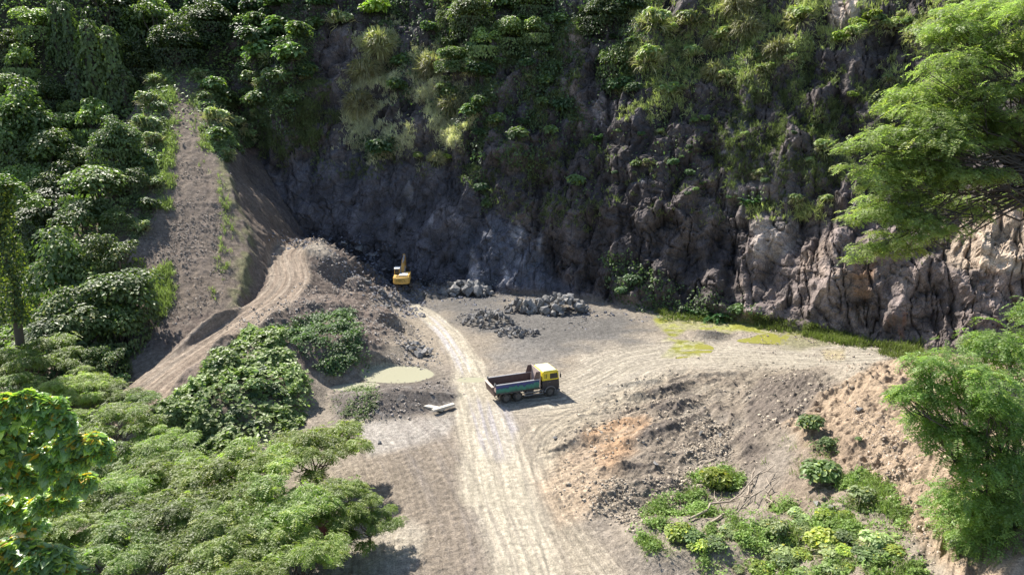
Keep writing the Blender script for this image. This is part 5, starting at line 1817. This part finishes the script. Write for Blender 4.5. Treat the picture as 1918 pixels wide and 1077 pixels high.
for y in (-.8, .8):
    Solid().box(5.33, 5.40, y - .18, y + .18, .70, .90, .02).out('headlight', M_RAIL, truck)
Solid().box(1.95, 2.75, -1.02, -.52, .45, .95, .08).out('fuel_tank', M_CHAS, truck)
Solid().box(2.2, 2.9, .52, 1.02, .45, .95, .05).out('battery_box', M_CHAS, truck)
for y in (-1.05, 1.05):
    g = Solid()
    for z in (.45, .70):
        g.box(1.75, 3.7, y - .02, y + .02, z - .05, z + .05, .01)
    for x in (1.9, 2.8, 3.6):
        g.box(x - .03, x + .03, y - .018, y + .018, .501, .649, 0)
    g.out('side_guard', M_GREY, truck)
    Solid().prism([(-.62, .90), (-.46, .99), (.30, .99), (.55, .93), (.85, .99), (1.55, .99), (1.82, .78), (1.78, .76), (1.52, .955), (.86, .955), (.55, .90), (.28, .955), (-.45, .955), (-.60, .87)], y - .18 * (y > 0) - .0, y + .18 * (y < 0), 0).out('mudguard', M_GREY, truck)
    Solid().box(-.66, -.63, y - .22 * (y > 0) - .02, y + .22 * (y < 0) + .02, .25, .86, 0).out('mudflap', M_CHAS, truck)
Solid().box(3.43, 3.52, .3, .45, .9, 2.2, .02).bar((3.47, -.8, .9), (3.47, -.8, 2.1), .06).out('exhaust_stack', M_CHAS, truck)

# ------------------------------------------------------------------ excavator, seen from behind its counterweight
M_EY = paint('excavator_yellow', (.60, .36, .075), .5, 0, .4, 3)
M_EO = paint('boom_orange', (.50, .26, .04), .5, 0, .45, 3)
M_TRACK = paint('track_steel', (.05, .045, .042), .7, .5, .6)
M_WHITE = paint('white_roof', (.78, .78, .76), .45, 0, .15)
M_INK = paint('dark_lettering', (.16, .12, .02), .6, 0, .2)
g_ = PTS[on_ground(750, 541)]
EXZ = ground_z(g_[0], g_[1] + 1.5)
ex = root('excavator', (g_[0], g_[1] + 2.4, EXZ + .05), math.pi / 2 + .06, .88)
tag(ex, 'yellow excavator with white cab roof working at the foot of the cliff', 'excavator')
for y in (-1.05, 1.05):
    tr = root('track', (0, 0, 0), .30)
    tr.parent = ex
    prof = [(-1.9, .15), (-1.6, 0), (1.6, 0), (1.95, .2), (2.05, .45), (1.9, .72), (1.6, .85), (-1.6, .85), (-1.95, .65), (-2.05, .4)]
    b = Solid().prism(prof, y - .28, y + .28, .03)
    for k in range(13):
        b.box(-1.65 + k * .275 - .05, -1.65 + k * .275 + .05, y - .285, y + .285, .845, .90, 0)
    b.out('track_belt', M_TRACK, tr)
    r = Solid()
    for x in (-1.6, -.8, 0, .8, 1.6):
        r.cyl((x, y, .42), .3 if abs(x) > 1.5 else .17, .60, seg=16)
    r.out('roller', M_CHAS, tr)
Solid().box(-.9, .9, -.9, .9, .35, .95, .05).cyl((0, 0, 1.0), .6, .25, 'Z').out('undercarriage', M_CHAS, ex)
Solid().box(-1.7, 1.5, -1.38, 1.38, 1.12, 1.32, .03).out('deck', M_EY, ex)
cwp = [(-1.72, -1.43), (-1.95, -1.43), (-2.35, -1.2), (-2.55, -.6), (-2.6, 0), (-2.55, .6), (-2.35, 1.2), (-1.95, 1.43), (-1.72, 1.43)]
bm = bmesh.new()
lo = [bm.verts.new((x * .985, y * .985, .98)) for x, y in cwp]
l2 = [bm.verts.new((x, y, 1.2)) for x, y in cwp]
l3 = [bm.verts.new((x, y, 1.95)) for x, y in cwp]
hi = [bm.verts.new((x + (.12 if x < -1.8 else 0), y * .98, 2.10)) for x, y in cwp]
for A_, B_ in ((lo, l2), (l2, l3), (l3, hi)):
    for i in range(len(cwp)):
        j = (i + 1) % len(cwp)
        bm.faces.new((A_[i], A_[j], B_[j], B_[i]))
bm.faces.new(lo[::-1])
bm.faces.new(hi)
bmesh.ops.recalc_face_normals(bm, faces=bm.faces[:])
me = bpy.data.meshes.new('counterweight')
bm.to_mesh(me)
bm.free()
cw = link('counterweight', me, M_EY, ex)
fc = bpy.data.curves.new('lettering', 'FONT')
fc.body = 'HBCL'
fc.size = .62
fc.extrude = .012
fc.align_x, fc.align_y = 'CENTER', 'CENTER'
fo = bpy.data.objects.new('lettering', fc)
COL.objects.link(fo)
bpy.context.view_layer.update()
tm = bpy.data.meshes.new_from_object(fo.evaluated_get(bpy.context.evaluated_depsgraph_get()))
bpy.data.objects.remove(fo)
for v in tm.vertices:
    v.co.x *= 1.05
    v.co.z += .045 * (v.co.x / .7) ** 2 * -1
lt = link('lettering', tm, M_INK, cw)
lt.location = (-2.615, 0, 1.58)
lt.rotation_euler = (math.pi / 2, 0, -math.pi / 2)
hood = Solid().box(-1.70, .2, -1.30, .55, 1.325, 2.28, .05).out('engine_hood', M_EY, ex)
Solid().box(-1.55, .05, -1.0, .42, 2.283, 2.36, .03).out('hood_top', M_WHITE, hood)
Solid().box(-1.90, -1.704, -1.05, .95, 2.12, 2.26, .01).out('grille_slot', M_CHAS, hood)
Solid().box(-1.70, 1.3, -1.38, -1.303, 1.325, 2.42, .03).out('side_door', M_EY, ex)
Solid().box(.25, 1.35, -1.30, -.45, 1.325, 2.30, .05).out('fuel_tank', M_EY, ex)
Solid().box(-1.70, -.15, .56, 1.38, 1.325, 2.15, .05).out('tool_box', M_EY, ex)
c = Solid()
for x in (-.05, 1.45):
    for y in (.52, 1.32):
        c.bar((x, y, 1.33), (x * .96 + .02, y, 3.10), .05)
c.box(-.08, 1.50, .48, 1.36, 1.325, 1.75, .03)
cabx = c.out('cab', M_EY, ex)
Solid().box(-.05, 1.44, .54, 1.30, 1.755, 3.08, .02).out('cab_glass', M_GLASS, cabx)
Solid().box(-.14, 1.56, .44, 1.40, 3.085, 3.22, .05).out('cab_roof', M_WHITE, cabx)
bo = Solid().prism([(.55, 1.35), (1.0, 1.35), (2.3, 2.7), (3.6, 3.5), (5.5, 3.8), (5.55, 4.0), (5.3, 4.1), (3.3, 4.0), (1.8, 3.1), (.45, 1.70)], -.24, .34, .03)
boom = bo.out('boom', M_EO, ex)
Solid().bar((1.1, -.30, 1.5), (2.5, -.30, 3.1), .08).bar((1.1, .42, 1.5), (2.5, .42, 3.1), .08).out('boom_cylinder', M_RAIL, boom)
Solid().bar((2.3, .05, 3.75), (4.9, .05, 4.6), .09).bar((2.8, -.10, 4.0), (4.5, -.10, 4.55), .05).out('stick_cylinder', M_RAIL, boom)
st_ = Solid().prism([(4.85, 4.65), (5.15, 4.75), (5.95, 3.9), (6.6, 1.9), (6.35, 1.8), (5.4, 3.5)], -.16, .26, .02).out('stick', M_EO, ex)
bk = Solid().prism([(6.2, 1.9), (6.7, 1.95), (6.9, 1.4), (6.6, .7), (5.9, .5), (5.4, .7), (5.45, .85), (5.9, .75), (6.35, .95), (6.5, 1.35), (6.3, 1.5)], -.55, .65, .01)
for y in (-.45, -.15, .15, .45):
    bk.box(5.22, 5.45, y, y + .1, .70, .82, .01)
bk.out('bucket', M_TRACK, ex)

# ------------------------------------------------------------------ rocks
M_STONE = earth_material('broken_stone', .6, 3.0, .85, .25)


def rock_mesh(name, n, ax, tone, seed):
    r = np.random.default_rng(seed)
    p = unit(r.normal(size=(n, 3))) * (0.8 + .35 * r.random((n, 1))) * np.array(ax)
    bm = bmesh.new()
    vs = [bm.verts.new(q) for q in p]
    res = bmesh.ops.convex_hull(bm, input=vs)
    bmesh.ops.delete(bm, geom=[v for v in bm.verts if not v.link_faces], context='VERTS')
    me = bpy.data.meshes.new(name)
    bm.to_mesh(me)
    bm.free()
    a = me.attributes.new('tone', 'FLOAT_COLOR', 'POINT')
    c4 = np.ones((len(me.vertices), 4), np.float32)
    c4[:, :3] = np.array(tone)
    a.data.foreach_set('color', c4.ravel())
    me.materials.append(M_STONE)
    return me


ROCKS = [rock_mesh('boulder', 9 + k % 5, (1, .62 + .3 * ((k * 37) % 7) / 7, .55 + .3 * ((k * 53) % 7) / 7), np.array((.23, .22, .21)) * (.75 + .5 * ((k * 29) % 10) / 10), k) for k in range(12)]
STONES = [rock_mesh('stone', 8 + k % 4, (1, .7, .6), np.array((.21, .20, .19)) * (.75 + .5 * ((k * 29) % 10) / 10), 50 + k) for k in range(8)]


def put_rock(pool, name, x, y, z, r, label, group, cat, flat=1.0):
    o = bpy.data.objects.new(name, pool[rng.integers(len(pool))])
    COL.objects.link(o)
    o.location = (x, y, z)
    o.rotation_euler = tuple(rng.random(3) * 6.283) if flat == 1 else (rng.normal() * .3, rng.normal() * .3, rng.random() * 6.283)
    o.scale = (r, r, r * flat)
    tag(o, label, cat, group)
    return o


def heap_of(px, py, n, rx, ry, h, r0, r1, pool, name, label, group, cat, skew=0.0, flat=1.0):
    c = PTS[on_ground(px, py)]
    for i in range(n):
        a, q = i * 2.399 + rng.normal(0, .2), math.sqrt((i + .5) / n)
        x, y = c[0] + math.cos(a) * q * rx, c[1] + math.sin(a) * q * ry + math.cos(a) * q * rx * skew
        r = r0 + (r1 - r0) * rng.random() ** 1.8
        z = ground_z(x, y) + h * max(0, 1 - q ** 1.6) * (.55 + .45 * rng.random()) + r * .3
        put_rock(pool, name, x, y, z, r, label, group, cat, flat)


heap_of(878, 547, 50, 4.4, 2.0, 1.8, .60, 1.15, ROCKS, 'boulder', 'pale grey boulder in the heap against the cliff, nearest the excavator', 'boulders in the heap against the cliff', 'boulder')
heap_of(1045, 582, 68, 4.4, 2.8, 2.5, .55, 1.1, ROCKS, 'boulder', 'grey boulder in the biggest heap on the quarry floor', 'boulders in the biggest heap', 'boulder')
heap_of(982, 579, 26, 3.0, 1.9, 1.5, .55, 1.1, ROCKS, 'boulder', 'grey boulder in the low spur of the biggest heap beside the small stones', 'boulders in the spur of the biggest heap', 'boulder')
heap_of(914, 604, 72, 3.7, 2.6, 1.7, .36, .68, STONES, 'stone', 'small dark grey stone in the heap beside the haul road', 'stones in the heap beside the road', 'stone')
heap_of(968, 624, 44, 3.0, 1.9, .7, .32, .56, STONES, 'stone', 'small grey stone in the low tail of the stone heap toward the truck', 'stones in the tail of the heap', 'stone')
heap_of(784, 657, 20, 1.7, 1.7, .75, .3, .75, ROCKS, 'boulder', 'slabby grey rock in the jumble beside the muddy pond', 'slabs beside the pond', 'boulder', 0, .7)
heap_of(738, 563, 30, 2.3, 2.2, .4, .2, .5, ROCKS, 'stone', 'pale broken stone in the spill just behind the excavator tracks', 'stones behind the excavator', 'stone')
for px, py, r, lb in [(674, 470, 1.25, 'large pale wedge shaped boulder lying on the dark scree'), (699, 482, .9, 'blocky boulder just below the wedge shaped one on the scree'), (640, 455, .7, 'dark boulder highest on the scree behind the spoil mound'),
                      (722, 505, .6, 'small boulder on the scree beside the excavator cab'), (690, 527, .8, 'pale upright boulder at the edge of the spoil mound near the excavator'), (716, 549, .95, 'flat pale boulder behind the excavator track'),
                      (1613, 766, .36, 'lone round boulder on the tan bank'), (1350, 815, .40, 'squarish stone at the top of the stony patch'), (1230, 868, .34, 'dark lone stone on the dozer scraped ground'), (1042, 820, .30, 'dark lone stone at the bend of the wheel tracks'),
                      (1312, 812, .42, 'pale block among the stones in the scraped ground'), (708, 828, .30, 'lone dark stone beside the grove on bare dirt'), (1530, 945, .45, 'grey stone in the small rock nest on the low bank'), (1555, 950, .5, 'larger grey stone in the rock nest on the low bank'), (1543, 935, .4, 'upper stone in the rock nest on the low bank')]:
    p = PTS[on_ground(px, py)]
    put_rock(ROCKS, 'boulder', p[0], p[1], p[2] + r * .25, r, lb, None, 'boulder', .8)

# loose rubble and pebbles nobody could count
hull = STONES[0]
hv = np.array([v.co[:] for v in hull.vertices])
TV = np.array([(1, 0, -.6), (-.5, .87, -.5), (-.5, -.87, -.6), (.6, .3, .5), (-.4, .4, .7), (-.1, -.6, .55)]) * .8
TF = np.array([(0, 1, 4, 3), (1, 2, 5, 4), (2, 0, 3, 5), (3, 4, 5, 5)])


def rubble(masks, n, r0, r1, tone, name, label):
    P, N = cover(masks, n)
    r = r0 + (r1 - r0) * rng.random(n) ** 2.5
    a = rng.random(n) * 6.283
    V = TV[None] * (.7 + .6 * rng.random((n, 6, 1)))
    ca_, sa_ = np.cos(a)[:, None], np.sin(a)[:, None]
    V = np.stack([V[..., 0] * ca_ - V[..., 1] * sa_, (V[..., 0] * sa_ + V[..., 1] * ca_) * .8, V[..., 2] * (.35 + .4 * rng.random((n, 1)))], -1)
    V = V * r[:, None, None] + (P + np.array([0, 0, .1]) * r[:, None])[:, None, :]
    faces = (TF[:3].reshape(-1)[None, :] + np.arange(n)[:, None] * 6)
    top = (np.array([3, 4, 5])[None, :] + np.arange(n)[:, None] * 6)
    col = np.repeat(tone * (.65 + .75 * rng.random((n, 1))), 6, axis=0)
    me = bpy.data.meshes.new(name)
    verts = V.reshape(-1, 3)
    nf = 4 * n
    me.vertices.add(len(verts))
    me.vertices.foreach_set('co', verts.astype(np.float32).ravel())
    li = np.concatenate([faces.reshape(-1), top.reshape(-1)])
    me.loops.add(len(li))
    me.loops.foreach_set('vertex_index', li.astype(np.int32))
    me.polygons.add(nf)
    me.polygons.foreach_set('loop_start', np.concatenate([np.arange(3 * n) * 4, 12 * n + np.arange(n) * 3]).astype(np.int32))
    me.update(calc_edges=True)
    at = me.attributes.new('tone', 'FLOAT_COLOR', 'POINT')
    c4 = np.ones((len(verts), 4), np.float32)
    c4[:, :3] = col
    at.data.foreach_set('color', c4.ravel())
    o = link(name, me, M_STONE)
    tag(o, label, 'rubble', None, 'stuff')
    return o


rubble([([(1060, 960), (1010, 840), (1120, 740), (1260, 690), (1480, 690), (1600, 720), (1480, 790), (1420, 880), (1230, 980)], .5, 20, 25), ([(1110, 950), (1130, 900), (1290, 880), (1330, 800), (1400, 830), (1250, 940), (1190, 1000)], 2.0, 14, 20), ([(1290, 790), (1360, 780), (1360, 840), (1290, 840)], 2.5)],
       5200, .05, .30, np.array((.36, .305, .24)), 'scraped_rubble', 'loose stones strewn over the dozer scraped ground')
rubble([([(570, 480), (640, 470), (700, 560), (800, 650), (760, 690), (640, 590), (520, 590), (560, 540)], 1.0), ([(620, 745), (690, 712), (790, 705), (860, 725), (850, 770), (700, 785), (630, 780)], 1.0), ([(440, 610), (560, 560), (620, 600), (480, 625)], .8)],
       5000, .06, .32, np.array((.30, .265, .235)), 'spoil_rubble', 'loose stones on the spoil slopes and the mound by the pond')
rubble([([(500, 460), (640, 440), (720, 455), (800, 520), (860, 545), (800, 560), (680, 560), (640, 480)], 1.0), ([(820, 550), (1100, 570), (1200, 590), (1000, 600), (900, 600)], .5), ([(700, 545), (800, 545), (790, 575), (730, 580)], 1.5)],
       5200, .08, .45, np.array((.17, .17, .19)), 'scree_rubble', 'dark broken rock covering the scree and the cliff foot')
rubble([([(255, 480), (320, 300), (400, 300), (430, 480), (400, 560), (300, 600)], 1.0)], 5200, .05, .22, np.array((.27, .235, .205)), 'ramp_rubble', 'small stones covering the gravel ramp')
rubble([([(1600, 760), (1700, 800), (1800, 1000), (1700, 1077), (1640, 900)], 1.0), ([(1380, 640), (1480, 620), (1660, 655), (1640, 680), (1400, 655)], .5), ([(1290, 640), (1320, 604), (1370, 625), (1400, 640)], 1.5, 4, 5)], 2600, .05, .22, np.array((.42, .34, .27)), 'bank_rubble', 'clods and stones on the tan bank and the floor edge')

rubble([([(820, 555), (830, 520), (930, 520), (940, 560)], 1.0, 8, 10), ([(940, 600), (960, 550), (1080, 550), (1110, 600), (1030, 615)], 1.0, 8, 10), ([(850, 600), (910, 570), (1010, 640), (960, 650)], 1.6, 8, 10), ([(750, 690), (740, 640), (810, 640), (830, 690)], .8, 8, 10)], 2600, .07, .30, np.array((.22, .21, .20)), 'pile_rubble', 'grey fragments spilled round the boulder heaps')

# ------------------------------------------------------------------ water
M_POND, nt, b_ = mat('muddy_water')
b_.inputs['Base Color'].default_value = (.35, .335, .24, 1)
b_.inputs['Roughness'].default_value = .07
b_.inputs['Specular IOR Level'].default_value = .5
M_POOL, nt, b_ = mat('shallow_algae_water')
b_.inputs['Base Color'].default_value = (.25, .24, .055, 1)
b_.inputs['Roughness'].default_value = .12


def sheet(name, cx, cy, rx, ry, z, m, label, wob=.12):
    n = 40
    v = [(cx, cy, z)]
    for i in range(n):
        a = i / n * 6.2832
        q = 1 + wob * math.sin(a * 3 + cx) + wob * .6 * math.sin(a * 5 + cy)
        v.append((cx + math.cos(a) * rx * q, cy + math.sin(a) * ry * q, z))
    me = bpy.data.meshes.new(name)
    me.from_pydata(v, [], [(0, 1 + i, 1 + (i + 1) % n) for i in range(n)])
    o = link(name, me, m)
    tag(o, label, 'water', None, 'structure')


sheet('pond', pc[0], pc[1], 5.2, 3.1, -.06, M_POND, 'muddy yellow pond behind the rubble mound')
sheet('pond_arm', qc[0], qc[1], 4.2, 2.2, -.03, M_POND, 'narrow arm of the muddy pond below the creeper bank')
sheet('puddle', uc[0], uc[1], 2.0, .9, -.035, M_POND, 'muddy puddle across the haul road')
for px, py, rx, ry in [(1278, 652, 3.4, 3.6), (1480, 636, 6.0, 2.4), ]:
    c = unproj(px, py, 0)
    sheet('puddle', c[0], c[1], rx, ry, float(np.median(Z2[(np.abs(X2 - c[0]) < rx * .7) & (np.abs(Y2 - c[1]) < ry * .7)])) - .015, M_POOL if px > 1100 else M_POND, 'shallow greenish puddle on the quarry floor')

# ------------------------------------------------------------------ odds and ends
M_CONC = paint('pale_concrete', (.55, .50, .42), .8, 0, .4)
for px, py, L_, W_, rz, lb in [(812, 763, 2.3, .55, -.35, 'pale broken concrete slab lying flat beside the rubble mound'), (828, 766, 2.6, .42, .75, 'pale narrow concrete beam lying across the slab beside the road')]:
    p = PTS[on_ground(px, py)]
    s = Solid().box(-L_ / 2, L_ / 2, -W_ / 2, W_ / 2, 0, .22, .03, lambda c: (c.x + .08 * math.sin(c.y * 9 + c.x), c.y * (1 + .12 * c.x / L_), c.z))
    o = s.out('concrete_slab', M_CONC, None, (p[0], p[1], p[2] + (.02 if rz < 0 else .26)), (0, .04, rz))
    tag(o, lb, 'slab')
M_DEAD = paint('dead_wood', (.33, .27, .21), .9, 0, .4, 8)
for (ax, ay), (bx_, by_), lb in [((1290, 975), (1450, 880), 'longest dead branch lying on the low bank'), ((1330, 985), (1420, 930), 'forked dead branch beside the longest one'), ((1395, 930), (1412, 885), 'upright dead stick in the branch pile'), ((1300, 960), (1400, 935), 'thin dead branch across the foot of the pile'), ((1440, 950), (1432, 900), 'short dead stick leaning by the dark stones')]:
    a, b = PTS[on_ground(ax, ay)] + [0, 0, .2], PTS[on_ground(bx_, by_)] + [0, 0, .45]
    p = bend(a, b, 8, .12)
    paths = [(p - a, np.linspace(.09, .03, 8))]
    for k in (3, 4, 5, 6):
        e = p[k] + rvec(1, .5)[0] * np.array([1, 1, .5]) + (p[k] - p[k - 1]) * .8
        paths.append((bend(p[k] - a, e - a, 4, .2), np.linspace(.045, .015, 4)))
    o = link('dead_branch', tubes_mesh('dead_branch', paths), M_DEAD)
    o.location = tuple(a)
    tag(o, lb, 'branch')
M_RED = paint('faded_red_sheet', (.50, .20, .17), .6, 0, .35, 2)
M_BLUE = paint('blue_plastic', (.02, .13, .26), .45, 0, .15)
M_MAROON = paint('dark_red_metal', (.13, .025, .025), .5, 0, .35)
c = unproj(345, 1030, 3.0)
s = Solid()
for k in range(9):
    s.prism([(-.95 + k * .21, 0), (-.95 + k * .21 + .105, .06), (-.95 + k * .21 + .21, 0), (-.95 + k * .21 + .21, .02), (-.95 + k * .21 + .105, .08), (-.95 + k * .21, .02)], -1.2, 1.2, 0)
roof = s.out('roof_sheet', M_RED)
gz_ = ground_z(c[0], c[1])
hut = root('shelter', (c[0], c[1], gz_), .5)
tag(hut, 'small shelter with a faded red corrugated roof half hidden under the feathery trees', 'shelter')
roof.parent = hut
roof.location, roof.rotation_euler = (0, 0, c[2] - gz_), (.18, .06, 0)
for x in (-.85, .85):
    for y in (-1.05, 1.05):
        Solid().box(x - .05, x + .05, y - .05, y + .05, -.3, c[2] - gz_ - .25, .01).out('post', M_BARK, hut)
p = PTS[on_ground(655, 1012)]
s = Solid().cyl((0, 0, .45), .32, .9, 'Z', 28, None, .03)
for z in (.3, .6):
    s.cyl((0, 0, z), .335, .05, 'Z', 28, None, .015)
o = s.out('plastic_drum', M_BLUE, None, (p[0] - .6, p[1] + .3, ground_z(p[0] - .6, p[1] + .3)))
tag(o, 'blue plastic drum on bare dirt at the shaded edge of the grove', 'drum')
s = Solid().box(-.55, .55, -.4, .4, .12, .85, .04).box(-.5, -.3, -.35, .35, 0, .119, 0).box(.3, .5, -.35, .35, 0, .119, 0).box(-.58, .58, -.43, .43, .853, .90, .02)
o = s.out('metal_chest', M_MAROON, None, (p[0] - 1.7, p[1] + .9, ground_z(p[0] - 1.7, p[1] + .9)), (0, 0, .3))
tag(o, 'dark red metal chest beside the blue drum under the trees', 'chest')
